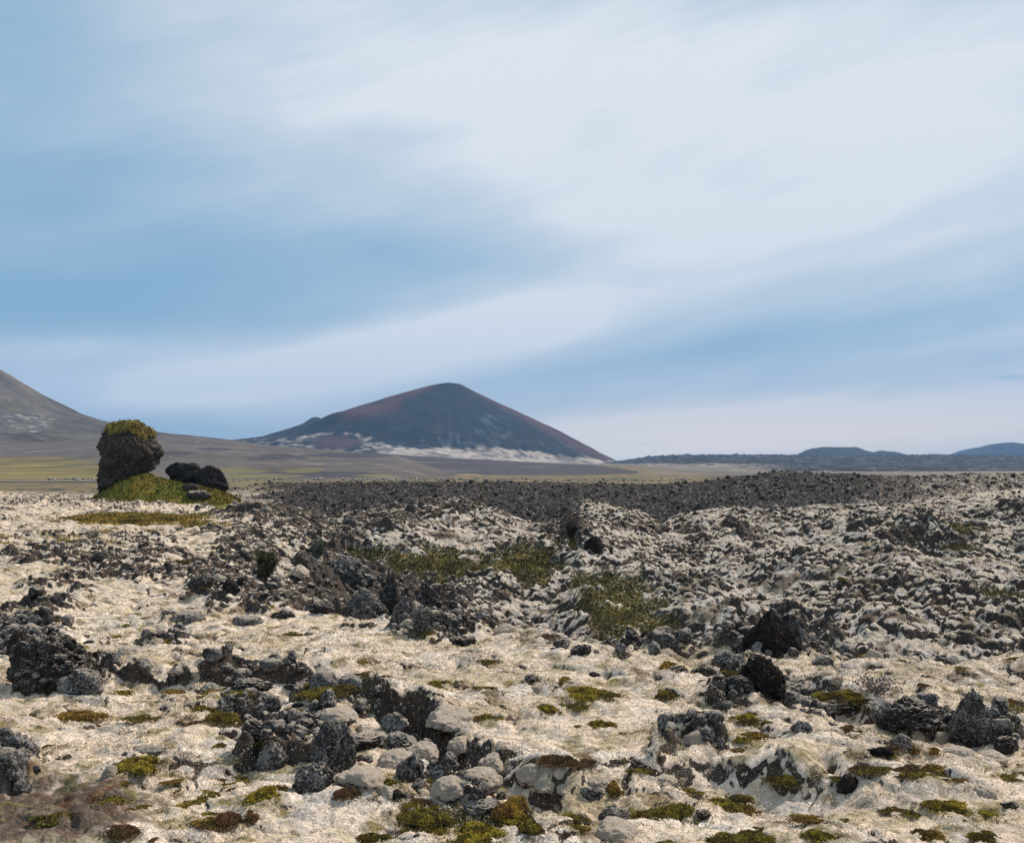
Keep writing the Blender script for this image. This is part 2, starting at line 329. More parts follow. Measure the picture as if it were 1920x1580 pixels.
# ---------------------------------------------------------------- ground sheet
def build_ground():
    dens = np.arange(-.66, .6601, .0011)
    out = np.concatenate([np.linspace(-9, -1.5, 10), np.linspace(-1.4, -.70, 30), np.linspace(-.69, -.665, 6)])
    T = np.concatenate([out, dens, -out[::-1]])
    Y = [2, 3.5, 4.6, 5.4]; d = 6.0
    while d < 7300:
        Y.append(d)
        d += .022 if 7.5 < d < 19 else .03 if d < 24 else .042 if d < 66 else .16 if d < 128 else d * .006 if d < 400 else d * .05
    Y = np.array(Y); nr, nc = len(Y), len(T)
    print('ground grid', nr, nc, nr * nc)
    zz = np.zeros((nr, nc), np.float32); keep = [None] * nr
    step = 60
    chunks = [(i, min(i + step, nr)) for i in range(0, nr, step)]
    store = {}; gaps = np.zeros((nr, nc), np.float32)
    def work(c):
        a, b = c; y = np.repeat(Y[a:b, None], nc, 1); x = y * T[None]
        zm = macro(x, y); Z = zones(x, y, zm); z, rock, green = relief(x, y, zm, Z)
        zz[a:b] = z; gaps[a:b] = green.imag; store[a] = (Z, rock, green.real)
    with ThreadPoolExecutor(4) as ex: list(ex.map(work, chunks))
    yy = np.repeat(Y[:, None], nc, 1); xx = yy * T[None]
    # true surface slope
    zt = np.gradient(zz, axis=1) / np.gradient(T)[None]; zx = zt / yy
    zy = np.gradient(zz, axis=0) / np.gradient(Y)[:, None] - zx * T[None]
    slope = np.sqrt(zx ** 2 + zy ** 2)
    cc = np.zeros((nr, nc, 3), np.float32); cb_ = np.zeros((nr, nc), np.float32); kind = np.zeros((nr, nc), np.int8)
    def paint(c):
        a, b = c; (u, v, d, basin, R, Gm, S, cind, n1, n2), rock, green = store[a]
        x = xx[a:b]; y = yy[a:b]; sl = slope[a:b]
        n3 = fbm(x * 2.6, y * 2.6, 101, 3); n4 = fbm(x * 9, y * 9, 103, 3); n5 = fbm(x * .6, y * .9, 107, 3)
        moss = C(.78, .62, .475) + np.zeros(x.shape + (3,), np.float32)
        moss = mixa(moss, C(.80, .68, .56), ss(-.1, .5, n5)); moss = mixa(moss, C(.47, .39, .22), ss(.1, .6, n3 - n5 * .3) * .6)
        moss = mixa(moss, C(.62, .535, .46), basin * .9); moss = mixa(moss, C(.33, .27, .21), ss(.0, .5, n4) * .45); moss = mixa(moss, C(.40, .37, .34), ss(.0, .45, -n3 - .2 * n4) * .55)  # moss of the hollow greyed and darkened to carry its shading
        far = ss(60, 90, d)
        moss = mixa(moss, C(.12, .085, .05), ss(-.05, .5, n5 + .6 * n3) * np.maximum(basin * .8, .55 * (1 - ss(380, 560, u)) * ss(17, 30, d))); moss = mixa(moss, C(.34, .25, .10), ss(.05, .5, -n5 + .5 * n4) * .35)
        # brown heather wisps and olive specks
        moss = mixa(moss, C(.15, .085, .045), ss(.22, .5, n3 * .7 + n1 * .5 - .1 * basin) * .7)
        spk = ss(.16, .42, fbm(x * 2.2 + 9, y * 2.6, 111, 5) + .16 * n2 + .1 * n5) * (1 - .5 * basin)
        olive = mixa(C(.13, .115, .022) + np.zeros_like(moss), C(.20, .15, .03), ss(-.3, .5, n4)); olive = mixa(olive, C(.09, .06, .025), ss(.0, .5, n3) * .8); olive = mixa(olive, C(.17, .09, .045), ss(.1, .5, n5 - .4 * n3) * .6)
        c_ = mixa(moss, olive, spk * (.55 + .35 * ss(-.1, .3, n4)))
        # bare rock where it is steep or where the lava breaks through
        bare = np.maximum(ss(.7, 1.7, sl + .3 * n4 - .1 * basin), rock * ss(-.5, .6, n4 * .6 + .5 * (sl - .55) + .7 * (R - .55)))
        rk = mixa(C(.045, .042, .045) + np.zeros_like(moss), C(.12, .115, .12), ss(.0, .6, n4)); rk = mixa(rk, C(.30, .29, .28), ss(.34, .5, fbm(x * 14, y * 14, 113, 2)) * .8)
        rk = mixa(rk, C(.085, .05, .035), ss(.2, .6, n3) * .4)
        bare = np.maximum(bare, gaps[a:b] * (.16 + .5 * ss(-.1, .45, n1 + .5 * n5) + (.04 + .5 * ss(-.25, .5, n2 + .7 * n1)) * basin + .3 * ss(.2, .4, R)) * (1 - .6 * green))
        cb_[a:b] = bare * (1 - green * .8) * (1 - cind) * (1 - ss(100, 118, d)) * (1 - .9 * ss(.45, .7, S))
        gr = mixa(C(.085, .075, .014) + np.zeros_like(moss), C(.17, .12, .025), ss(-.1, .5, n3)); gr = mixa(gr, C(.035, .032, .014), ss(-.25, .3, n1 + n4 * .6) * .85)
        gr = mixa(gr, C(.30, .21, .055), (1 - ss(400, 520, u)) * ss(25, 36, d) * ss(-.5, .3, n3 + n4 * .4) * .8)
        c_ = mixa(c_, gr, green * ss(-1.0, -.3, n4 * 1.2 + Gm - .9))
        so = mixa(C(.10, .07, .052) + np.zeros_like(moss), C(.21, .165, .125), ss(-.1, .6, n4)); so = mixa(so, C(.12, .055, .03), ss(.1, .5, n3)); so = mixa(so, C(.13, .11, .03), ss(.2, .5, -n3 + .4 * n4) * .7)
        c_ = mixa(c_, so, ss(.35, .85, S + n4 * .35))
        # cinder ridge
        ci = mixa(C(.028, .025, .025) + np.zeros_like(moss), C(.066, .055, .051), ss(-.1, .6, n3)); ci = mixa(ci, C(.30, .27, .25), ss(.42, .6, n4 + .15 * n3) * .8); ci = mixa(ci, C(.12, .095, .035), ss(.35, .6, n5) * .3)
        c_ = mixa(c_, ci, cind * (1 - ss(1600, 1850, u) * ss(.05, .35, n3)))
        # flat grass behind it
        gp = ss(114, 128, d + 5 * n1) * (1 - ss(1290, 1400, u + 30 * n1)); gp = np.maximum(gp, (1 - ss(430, 600, u)) * ss(96, 112, d + 8 * n1))
        g2 = mixa(C(.15, .12, .06) + np.zeros_like(moss), C(.085, .075, .06), ss(-.3, .3, n2 + n1)); g2 = mixa(g2, C(.25, .18, .075), ss(.1, .6, fbm(x * .08, y * .3, 117, 3)))
        c_ = mixa(c_, g2, gp)
        # sand and stony flats far off
        s2 = C(.20, .17, .15) + np.zeros_like(moss); s2 = mixa(s2, C(.10, .09, .085), ss(-.2, .3, fbm(x * .02, y * .02, 119, 4)))
        c_ = mixa(c_, s2, ss(220, 330, d) * ss(1150, 1300, u)); c_ = mixa(c_, s2, ss(900, 1300, d))
        cc[a:b] = c_
        kind[a:b] = np.where((d > 63) & (d < 230) & (cind > .5) & (gp < .5), 1, np.where((gp >= .5) | (d > 230), 2, 0))
    with ThreadPoolExecutor(4) as ex: list(ex.map(paint, chunks))
    V = np.stack([xx, yy, zz], -1).reshape(-1, 3); Q = grid_quads(nr, nc); Cc = np.concatenate([cc, cb_[..., None]], -1).reshape(-1, 4); K = kind.reshape(-1)[Q[:, 0]]
    for k, nm, mt in ((0, 'ground', 'moss_ground'), (1, 'lava_ridge', 'cinder'), (2, 'plain', 'plain')):
        q = Q[K == k]; used, inv = np.unique(q.ravel(), return_inverse=True)
        o = mesh_np(nm, V[used], inv.reshape(-1, 4), mt, Cc[used]); tag(o, kind='structure')
build_ground()

# ---------------------------------------------------------------- gravel slopes in the middle distance
def tongue(name, crest, d0, z0, uv_col, u0, u1, nu=500, ns=160, mat='far_slope', rough=.6):
    us = np.linspace(u0, u1, nu); s = np.linspace(0, 1.25, ns)
    cr = np.interp(us, [c[0] for c in crest], [c[1] for c in crest]); dc = np.interp(us, [c[0] for c in crest], [c[2] for c in crest])
    k = np.ones(9) / 9
    cr = np.convolve(np.pad(cr, 4, 'edge'), k, 'valid'); dc = np.convolve(np.pad(dc, 4, 'edge'), k, 'valid')
    zc = CH + (HZ - cr) / F * dc
    S, U = np.meshgrid(s, us, indexing='ij'); D = np.where(S <= 1, d0 + (dc - d0) * S, dc * S ** 1.0 + 0 * U)
    D = np.where(S > 1, dc + (S - 1) * 900, D)
    up = ss(0, 1, np.clip(S, 0, 1)) * .45 + np.clip(S, 0, 1) * .55
    Z = z0 + (zc - z0) * up; Z = np.where(S > 1, zc - (S - 1) * 60 - 30 * (S - 1) * (zc > 6), Z)
    X = (U - 960) / F * D; Z = Z + rough * fbm(X * .02, D * .02, 131, 4) * np.clip(S * 3, 0, 1) * D / 500 * (1 - ss(.8, 1, S))
    Vv = HZ + (CH - Z) / D * F
    col = uv_col(U, Vv, X, D)
    o = mesh_np(name, np.stack([X, D, Z], -1).reshape(-1, 3), grid_quads(ns, nu), mat, col.reshape(-1, 3)); tag(o, kind='structure'); return o
def ell(u, v, px, py, rx, ry, n, e=.5):
    return ss(0, .35, 1 - ((u - px) / rx) ** 2 - ((v - py) / ry) ** 2 + e * n)
def col_slope(u, v, x, y):
    n = fbm(x * .03, y * .012, 141, 4); m = fbm(x * .15, y * .05, 143, 3)
    c = C(.095, .082, .078) + np.zeros(u.shape + (3,), np.float32); c = mixa(c, C(.085, .073, .07), ss(-.2, .5, n)); c = mixa(c, C(.2, .175, .15), ss(.2, .6, m) * .5)
    for e in ((520, 855, 38, 7), (565, 858, 12, 4), (660, 853, 95, 5), (555, 885, 60, 5), (480, 861, 22, 2.5), (640, 889, 80, 6), (400, 842, 40, 3), (330, 850, 40, 4)):
        c = mixa(c, C(.045, .045, .055), ell(u, v, *e, n) * .85)
    for e in ((565, 882, 45, 5), (450, 882, 60, 5), (480, 893, 90, 4), (700, 891, 40, 3)):
        c = mixa(c, C(.14, .125, .045), ell(u, v, *e, m) * .8)
    gf = ss(854, 860, v + 3 * m) * (1 - ss(170, 250, u + 60 * n - (v - 870) * 3)); g = mixa(C(.18, .145, .055) + np.zeros_like(c), C(.10, .095, .05), ss(-.2, .4, n)); g = mixa(g, C(.16, .12, .07), ss(.0, .5, m)); g = g * .85
    c = mixa(c, g, gf)
    return c
def col_dark(u, v, x, y):
    n = fbm(x * .03, y * .01, 151, 4)
    c = C(.055, .052, .062) + np.zeros(u.shape + (3,), np.float32); c = mixa(c, C(.085, .078, .082), ss(0, .6, n)); c = mixa(c, C(.28, .22, .10), ell(u, v, 880, 893, 30, 5, n) * .7)
    return c
BROWN = [(-400, 835, 1100), (100, 828, 1050), (300, 815, 1000), (430, 825, 900), (480, 833, 820), (600, 842, 700), (740, 853, 560), (785, 866, 430), (830, 884, 290), (858, 896, 215), (1000, 905, 200)]
DARK = [(400, 850, 1700), (640, 846, 1500), (730, 851, 1300), (860, 859, 1000), (1000, 866, 700), (1110, 871, 560), (1180, 880, 400), (1235, 892, 260), (1262, 898, 205), (1400, 905, 200)]
tongue('gravel_slope', BROWN, 190, -.25, col_slope, -420, 870)
tongue('cinder_plain', DARK, 195, -.4, col_dark, 400, 1275, rough=.2)

# ---------------------------------------------------------------- hills and far mountains
def radial_hill(name, cx, cy, left, right, colf, na=360, rmax=None, extra=None, mat='far_slope', rough=2.5, gul=2.0):
    rr = np.concatenate([np.linspace(0, rmax * .1, 12)[:-1], np.linspace(rmax * .1, rmax, 200)]); th = np.linspace(0, 2 * PI, na + 1)
    R, TH = np.meshgrid(rr, th, indexing='ij'); w = .5 + .5 * np.cos(TH); w = ss(.0, 1, w)
    Z = itp(R, right) * w + itp(R, left) * (1 - w); X = cx + R * np.cos(TH); Y = cy + R * np.sin(TH)
    if extra: Z = Z + extra(X, Y)
    off = ss(rmax * .03, rmax * .25, R)
    Z = Z + off * (rough * fbm(X * .012, Y * .012, 161, 5) + gul * ridged(TH * 22, R * .005, 163, 3) * ss(.15, .5, R / rmax) * (1 - ss(.7, 1, R / rmax)))
    col = colf(X, Y, Z, R, TH)
    o = mesh_np(name, np.stack([X, Y, Z], -1).reshape(-1, 3), grid_quads(len(rr), na + 1), mat, col.reshape(-1, 3)); tag(o, kind='structure'); return o
CD = 2500.; cm = CD / F
CL = [(0, 717), (30, 722), (70, 733), (120, 748), (180, 768), (240, 789), (300, 809), (340, 821), (400, 829), (450, 838), (520, 868), (560, 900)]
CR = [(0, 717), (24, 720), (52, 735), (124, 769), (180, 796), (240, 825), (290, 852), (322, 869), (380, 875), (560, 900)]
def pr(L, m): return [(a * m, CH + (HZ - b) * m) for a, b in L]
ccx = (840 - 960) / F * CD
def cone_extra(X, Y):
    a = 26 * np.exp(-((X - (640 - 960) / F * 2230) / 75) ** 2 - ((Y - 2230) / 70) ** 2)
    b = 12 * np.exp(-((X - (588 - 960) / F * CD) / 16) ** 2 - ((Y - CD) / 60) ** 2)
    c = -6 * np.exp(-((X - (612 - 960) / F * CD) / 9) ** 2 - ((Y - CD + 30) / 60) ** 2)
    return a + b + c
def col_cone(X, Y, Z, R, TH):
    u = 960 + F * X / Y; v = HZ + F * (CH - Z) / Y; n = fbm(X * .012, Y * .012, 171, 5); m = fbm(X * .05, Y * .03, 173, 4); st = fbm(TH * 30, R * .006, 175, 3)
    c = C(.009, .015, .024) + np.zeros(X.shape + (3,), np.float32); c = mixa(c, C(.022, .024, .026), ss(0, .5, st * .6 + n)); c = mixa(c, C(.008, .013, .022), ss(.1, .5, n) * .7)
    side = ss(.55, .9, np.abs(np.cos(TH)))
    side = ss(.72, .97, np.abs(np.cos(TH))) * (1 - ss(700, 600, 1400 - u) ) if 0 else ss(.72, .97, np.abs(np.cos(TH)))
    c = mixa(c, C(.075, .030, .030), np.clip(side * ss(590, 660, u) + ss(-1.0, -.45, -np.abs(np.cos(TH) + .78) * 2.2 - n * .4) * ss(600, 660, u) * (1 - ss(790, 840, u)) * (1 - ss(770, 800, v)), 0, 1) * ss(-.5, .1, n + .2) * .85)  # lit reddish rims against the shaded front, put into the colour
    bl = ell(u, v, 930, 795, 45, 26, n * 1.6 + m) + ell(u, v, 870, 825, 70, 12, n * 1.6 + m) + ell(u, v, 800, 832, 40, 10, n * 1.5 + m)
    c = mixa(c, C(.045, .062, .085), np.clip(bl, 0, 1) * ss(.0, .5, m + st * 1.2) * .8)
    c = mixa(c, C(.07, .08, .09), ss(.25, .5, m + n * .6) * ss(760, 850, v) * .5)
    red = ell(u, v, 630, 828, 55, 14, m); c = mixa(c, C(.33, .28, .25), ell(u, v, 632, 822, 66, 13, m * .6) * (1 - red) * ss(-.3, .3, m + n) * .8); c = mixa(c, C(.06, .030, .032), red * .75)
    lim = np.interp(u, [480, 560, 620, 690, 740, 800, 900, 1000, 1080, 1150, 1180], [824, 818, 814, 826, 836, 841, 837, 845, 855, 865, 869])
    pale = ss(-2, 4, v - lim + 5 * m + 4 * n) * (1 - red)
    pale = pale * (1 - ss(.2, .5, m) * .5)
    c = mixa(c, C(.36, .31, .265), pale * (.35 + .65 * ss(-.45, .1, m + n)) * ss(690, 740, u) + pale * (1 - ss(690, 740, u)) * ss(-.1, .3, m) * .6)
    return c
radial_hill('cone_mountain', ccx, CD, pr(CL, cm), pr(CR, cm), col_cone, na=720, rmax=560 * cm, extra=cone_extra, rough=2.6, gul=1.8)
LD = 1200.; lm = LD / F
LL = [(0, 598), (100, 640), (200, 697), (260, 735), (330, 773), (375, 789), (420, 799), (500, 812), (630, 826), (700, 838), (800, 852), (900, 880)]
def col_left(X, Y, Z, R, TH):
    u = 960 + F * X / Y; v = HZ + F * (CH - Z) / Y; n = fbm(X * .02, Y * .02, 181, 5); m = fbm(X * .09, Y * .07, 183, 4)
    c = C(.090, .080, .077) + np.zeros(X.shape + (3,), np.float32); c = mixa(c, C(.055, .052, .052), ss(-.1, .4, n)); c = mixa(c, C(.15, .10, .08), ss(.1, .4, -n) * ss(760, 720, v) )
    c = mixa(c, C(.11, .115, .07), ss(.15, .5, m - n * .5) * .6)
    c = mixa(c, C(.30, .29, .285), (ell(u, v, 45, 792, 60, 18, n * 2) + ell(u, v, 20, 835, 50, 6, n * 2) + ell(u, v, 120, 842, 90, 6, n * 2)).clip(0, 1) * ss(-.05, .4, m) * .6)
    return c
radial_hill('mountain_slope', (-200 - 960) / F * LD, LD, pr(LL, lm), pr(LL, lm), col_left, na=720, rmax=900 * lm, rough=2.0, gul=1.5)

def ridge_hill(name, pts, D, depth, colf, nu=240, ns=60, rough=1.0, sc=.01, p=1.6, base=-4, sd_=0):
    us = np.linspace(pts[0][0], pts[-1][0], nu); s = np.linspace(-1, 1, ns); S, U = np.meshgrid(s, us, indexing='ij')
    h = itp(U, [(a, CH + (HZ - b) / F * D - base) for a, b in pts]); Y = D + S * depth; X = (U - 960) / F * D
    n = fbm(X * sc, Y * sc, 191 + sd_, 5)
    Z = base + h * np.clip(1 - np.abs(S) ** p, 0, 1) + rough * n * (1 - S ** 2) * np.clip(.35 + np.abs(S) * 3, 0, 1) * h / (h.max() + 1e-6)
    col = colf(U, HZ + F * (CH - Z) / Y, X, Y, n)
    o = mesh_np(name, np.stack([X, Y, Z], -1).reshape(-1, 3), grid_quads(ns, nu), 'far_slope', col.reshape(-1, 3)); tag(o, kind='structure'); return o
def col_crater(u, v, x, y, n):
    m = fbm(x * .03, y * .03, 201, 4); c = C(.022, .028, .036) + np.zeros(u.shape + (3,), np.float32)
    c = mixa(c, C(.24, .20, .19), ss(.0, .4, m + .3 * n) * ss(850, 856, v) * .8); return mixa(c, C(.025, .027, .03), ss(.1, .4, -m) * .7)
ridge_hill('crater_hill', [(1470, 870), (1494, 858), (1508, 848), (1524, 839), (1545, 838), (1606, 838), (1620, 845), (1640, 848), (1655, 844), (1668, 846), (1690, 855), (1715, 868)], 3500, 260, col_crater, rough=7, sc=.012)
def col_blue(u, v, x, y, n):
    c = C(.012, .026, .050) + np.zeros(u.shape + (3,), np.float32); return mixa(c, C(.045, .055, .065), ss(.0, .4, n))  # blue of the distant haze put into the rock colour
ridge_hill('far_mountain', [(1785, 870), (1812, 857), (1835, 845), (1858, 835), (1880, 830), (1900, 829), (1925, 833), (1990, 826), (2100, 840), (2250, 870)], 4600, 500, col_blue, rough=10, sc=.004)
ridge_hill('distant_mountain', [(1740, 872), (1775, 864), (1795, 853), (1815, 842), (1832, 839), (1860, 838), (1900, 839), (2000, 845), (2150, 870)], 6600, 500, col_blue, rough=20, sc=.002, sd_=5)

def lava_field():
    us = np.linspace(1080, 2350, 900); dd = np.concatenate([np.geomspace(215, 900, 260), np.geomspace(905, 3000, 240)]); D, U = np.meshgrid(dd, us, indexing='ij'); X = (U - 960) / F * D
    w = ss(1120, 1300, U + (D - 800) * .02)
    a = D / 2600
    Z = -.9 + w * (ss(230, 500, D) * .7 + 10.5 * ss(600, 2600, D) * (1 - ss(2700, 3000, D)) + (15 * ridged(X * .022, D * .008, 211, 5) - 3) * ss(500, 2200, D) * .62 + .9 * ridged(X * .06, D * .05, 213, 4) * ss(215, 420, D) * ss(1330, 1480, U))
    Z = Z + w * 5 * ridged(X * .035, D * .02, 218, 4) * ss(1700, 2300, D) * (1 - ss(2600, 2900, D))
    for px, h, wd in ((1290, 4, 10), (1334, 6, 11), (1380, 4, 14), (1215, 3, 14)):
        Z = Z + h * np.clip(1 - np.abs(U - px) / wd, 0, 1) * np.exp(-((D - 2400) / 60) ** 2)
    n = fbm(X * .03, D * .03, 215, 4); m = fbm(X * .2, D * .1, 217, 3); v = HZ + F * (CH - Z) / D
    c = C(.010, .018, .030) + np.zeros(U.shape + (3,), np.float32); c = mixa(c, C(.085, .10, .125), ss(.1, .6, n + .9 * m))  # haze tint painted into the lava as a bluish dark
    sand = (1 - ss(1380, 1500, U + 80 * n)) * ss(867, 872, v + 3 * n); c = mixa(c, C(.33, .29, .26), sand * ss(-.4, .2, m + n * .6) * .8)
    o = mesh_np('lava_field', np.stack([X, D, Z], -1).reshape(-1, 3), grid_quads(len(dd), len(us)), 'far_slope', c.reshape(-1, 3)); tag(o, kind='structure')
lava_field()

# ---------------------------------------------------------------- rocks
_ico = {}
def ico(n):
    if n not in _ico:
        bm = bmesh.new(); bmesh.ops.create_icosphere(bm, subdivisions=n, radius=1.0)
        v = np.array([w.co[:] for w in bm.verts]); f = np.array([[w.index for w in p.verts] for p in bm.faces]); bm.free(); _ico[n] = (v, f)
    return _ico[n]
def rock_shape(seed, sub, dims=(1, 1, 1), jag=.16, cuts=9, taper=0., lean=(0, 0), fine=4, sink=.35):
    """a craggy lump: cut by planes, folded by noise, base at z=0 (sink: share of it below ground)"""
    v, f = ico(sub); r = np.random.default_rng(seed); n = v / np.linalg.norm(v, axis=1)[:, None]
    rad = np.full(len(n), 1.15)
    for _ in range(cuts):
        k = r.normal(size=3); k /= np.linalg.norm(k); o = r.uniform(.62, .98); dn = n @ k
        rad = np.where(dn > .05, np.minimum(rad, o / np.maximum(dn, .05)), rad)
    p = n * rad[:, None]; q = p + r.uniform(0, 90, 3)
    p = p * (1 + .22 * fbm3(q * 1.4, 1, 2))[:, None]
    if jag > 0:
        p = p + n * (jag * 1.15 * rid3(q * 2.2, 3, fine))[:, None] + n * (jag * .55 * rid3(q * 6.5, 7, fine - 1, .6))[:, None]
        p = p + jag * .8 * np.stack([fbm3(q * 3.1, 11, 3), fbm3(q * 3.1, 21, 3), fbm3(q * 3.1, 31, 3)], 1)
    zz = (p[:, 2] + 1) / 2
    if taper: s = 1 - taper * np.clip(zz, 0, 1.1) ** .9; p[:, 0] *= s; p[:, 1] *= s
    p[:, 0] += lean[0] * zz; p[:, 1] += lean[1] * zz
    lo = p[:, 2].min(); hi = p[:, 2].max(); p[:, 2] = (p[:, 2] - lo) / (hi - lo)
    w = p[:, 0].max() - p[:, 0].min(); dd = p[:, 1].max() - p[:, 1].min()
    p[:, 2] = (p[:, 2] - sink) / (1 - sink) * dims[2]; p[:, 0] *= dims[0] / w; p[:, 1] *= dims[1] / dd
    return p, f
def rock_mat(name, base, lich, lich_t, moss=None, moss_t=.5, brown=.3, gloss=False):
    m, t, b = new_mat(name); c = t.nodes.new('ShaderNodeTexCoord'); v = c.outputs['Object']
    oi = t.nodes.new('ShaderNodeObjectInfo'); ad = t.nodes.new('ShaderNodeVectorMath'); ad.operation = 'ADD'; cx = t.nodes.new('ShaderNodeCombineXYZ')
    t.links.new(mth(t, 'MULTIPLY', oi.outputs['Random'], 37.0), cx.inputs[0]); t.links.new(v, ad.inputs[0]); t.links.new(cx.outputs[0], ad.inputs[1]); v = ad.outputs[0]
    n1 = noise(t, v, 8, 7, .75); n2 = noise(t, v, 40, 5, .75); n3 = noise(t, v, 2.2, 4); n4 = noise(t, v, 5.5, 4)
    col = mixc(t, ramp(t, n1, .35, .65), tuple(x * .6 for x in base), tuple(x * 1.9 for x in base))
    col = mixc(t, mth(t, 'MULTIPLY', ramp(t, n3, .5, .7), brown), col, (.085, .05, .032))
    col = mixc(t, ramp(t, mth(t, 'MULTIPLY_ADD', n4, .35, mth(t, 'MULTIPLY', n2, .8)), lich_t - .03, lich_t + .05), col, lich)
    g = t.nodes.new('ShaderNodeNewGeometry'); s = t.nodes.new('ShaderNodeSeparateXYZ'); t.links.new(g.outputs['Normal'], s.inputs[0])
    if moss:
        k = mth(t, 'MULTIPLY_ADD', n3, 1.1, mth(t, 'MULTIPLY_ADD', n2, .5, s.outputs[2]))
        mc = mixc(t, ramp(t, n2, .35, .65), tuple(x * .84 for x in moss), moss); mc = mixc(t, mth(t, 'MULTIPLY', ramp(t, n1, .52, .68), .5), mc, (.26, .21, .08))
        col = mixc(t, ramp(t, k, moss_t + .50, moss_t + .95), col, mc)
    t.links.new(col, b.inputs['Base Color'])
    bump(t, b, mth(t, 'ADD', n1, mth(t, 'MULTIPLY', n2, .6)), .12); return m
rock_mat('lava_rock', (.042, .035, .031), (.42, .38, .34), .63, moss=(.66, .55, .45), moss_t=.95)
rock_mat('lichen_rock', (.062, .054, .048), (.48, .44, .40), .585, moss=(.62, .53, .44), moss_t=.95)
rock_mat('black_rock', (.024, .020, .018), (.22, .20, .18), .67)
rock_mat('brown_rock', (.042, .034, .030), (.26, .22, .15), .63, brown=.6)
rock_mat('mossy_rock', (.034, .032, .034), (.25, .25, .25), .60, moss=(.60, .53, .44), moss_t=.35)
rock_mat('moss_cushion', (.07, .055, .04), (.25, .25, .25), .66, moss=(.78, .64, .50), moss_t=-.3)
rock_mat('grey_cushion', (.034, .032, .033), (.25, .25, .25), .62, moss=(.54, .465, .375), moss_t=.12)

def blades(pts, nrm, size, rng, up=.6, aspect=.35, n_per=1):
    """little leaf-shaped quads standing out of a surface"""
    pts = np.repeat(pts, n_per, 0); nrm = np.repeat(nrm, n_per, 0); n = len(pts)
    d = nrm * (1 - up) + np.array([0, 0, 1.]) * up + rng.normal(size=(n, 3)) * .55; d /= np.linalg.norm(d, axis=1)[:, None]
    s = np.cross(d, rng.normal(size=(n, 3))); s /= np.linalg.norm(s, axis=1)[:, None] + 1e-9
    L = size * rng.uniform(.6, 1.5, (n, 1)); w = L * aspect
    a = pts - d * L * .15; m = pts + d * L * .5; e = pts + d * L
    V = np.stack([a, m + s * w, e, m - s * w], 1).reshape(-1, 3)
    return V, np.arange(n * 4).reshape(-1, 4)
m_, t_, b_ = new_mat('leaf'); a_ = t_.nodes.new('ShaderNodeAttribute'); a_.attribute_name = 'col'; t_.links.new(a_.outputs[0], b_.inputs['Base Color']); b_.inputs['Roughness'].default_value = .8
def dome(seed, rx, ry, h, n, rng, lump=.25):
    """points on a ragged cushion made of several merging lobes"""
    L = 7; r0 = np.random.default_rng(seed + 4); cx = r0.normal(0, .38, L).clip(-.75, .75); cy = r0.normal(0, .38, L).clip(-.75, .75); cr = r0.uniform(.22, .58, L); cx[0] = cy[0] = 0; ch = r0.uniform(.45, 1.1, L)
    k = rng.choice(L, n, p=cr ** 1.6 / (cr ** 1.6).sum()); th = rng.uniform(0, 2 * PI, n); q = np.where(rng.uniform(0, 1, n) < .72, np.sqrt(rng.uniform(0, 1, n)) * .9, np.abs(rng.normal(.8, .5, n)))
    x = cx[k] + q * cr[k] * np.cos(th); y = cy[k] + q * cr[k] * np.sin(th)
    z = np.zeros(n)
    for a in range(L):
        d2 = ((x - cx[a]) ** 2 + (y - cy[a]) ** 2) / cr[a] ** 2; z = np.maximum(z, np.sqrt(np.clip(1 - d2, 0, 1)) * ch[a] * (.5 + cr[a]))
    z = z * (.8 + lump * pn(x * 5 + seed, y * 5, 6))
    nr = np.stack([(x - cx[k]) / rx, (y - cy[k]) / ry, z / max(h, .02) + .25], 1); nr /= np.linalg.norm(nr, axis=1)[:, None]
    return np.stack([x * rx, y * ry, z * h], 1), nr, k
def clump_mesh(name, seed, rx, ry, h, pal, n=2600, leaf=.016):
    rng = np.random.default_rng(seed); p, nr, r = dome(seed, rx, ry, h, n, rng)
    p = p * [1, 1, 1] + rng.normal(size=p.shape) * [0, 0, h * .10]; V, Q = blades(p, nr, leaf, rng)
    pal = np.array(pal, np.float32); k = rng.integers(0, len(pal), n); c = pal[k % 3] * rng.uniform(.78, 1.22, (n, 1)).astype(np.float32)
    t = pn(p[:, 0] * 9 / max(rx, .1) * .3 + seed, p[:, 1] * 9, 8) > .15; c[t] = pal[-1] * rng.uniform(.8, 1.2, (t.sum(), 1)); t = (r % 3 == 1) & (rng.uniform(0, 1, n) < .6); c[t] = np.array([.19, .10, .045]) * rng.uniform(.7, 1.2, (t.sum(), 1))
    c = np.repeat(c, 4, 0)
    # a darker tangle of stems and dead leaves under the fresh ones
    p2 = p[: n // 2] * [.92, .92, .62]; V2, Q2 = blades(p2, nr[: n // 2], leaf * 1.7, rng, .2, .5); c2 = np.tile(np.array([[.12, .09, .035]]), (len(V2), 1))
    return mesh_np(name, np.concatenate([V, V2]), np.concatenate([Q, Q2 + len(V)]), 'leaf', np.concatenate([c, c2]), smooth=False)
OLIVE = [(0.448, 0.344, 0.045), (0.359, 0.284, 0.039), (0.568, 0.419, 0.075), (0.179, 0.143, 0.026)]
RUST = [(0.254, 0.12, 0.06), (0.194, 0.09, 0.053), (0.329, 0.194, 0.09), (0.128, 0.075, 0.041)]
ORANGE = [(0.508, 0.299, 0.06), (0.374, 0.209, 0.045), (0.404, 0.314, 0.053), (0.209, 0.128, 0.03)]
DKGRN = [(0.284, 0.232, 0.041), (0.209, 0.179, 0.033), (0.404, 0.299, 0.06), (0.12, 0.098, 0.026)]
PALS = {'olive': OLIVE, 'rust': RUST, 'orange': ORANGE, 'dark': DKGRN}

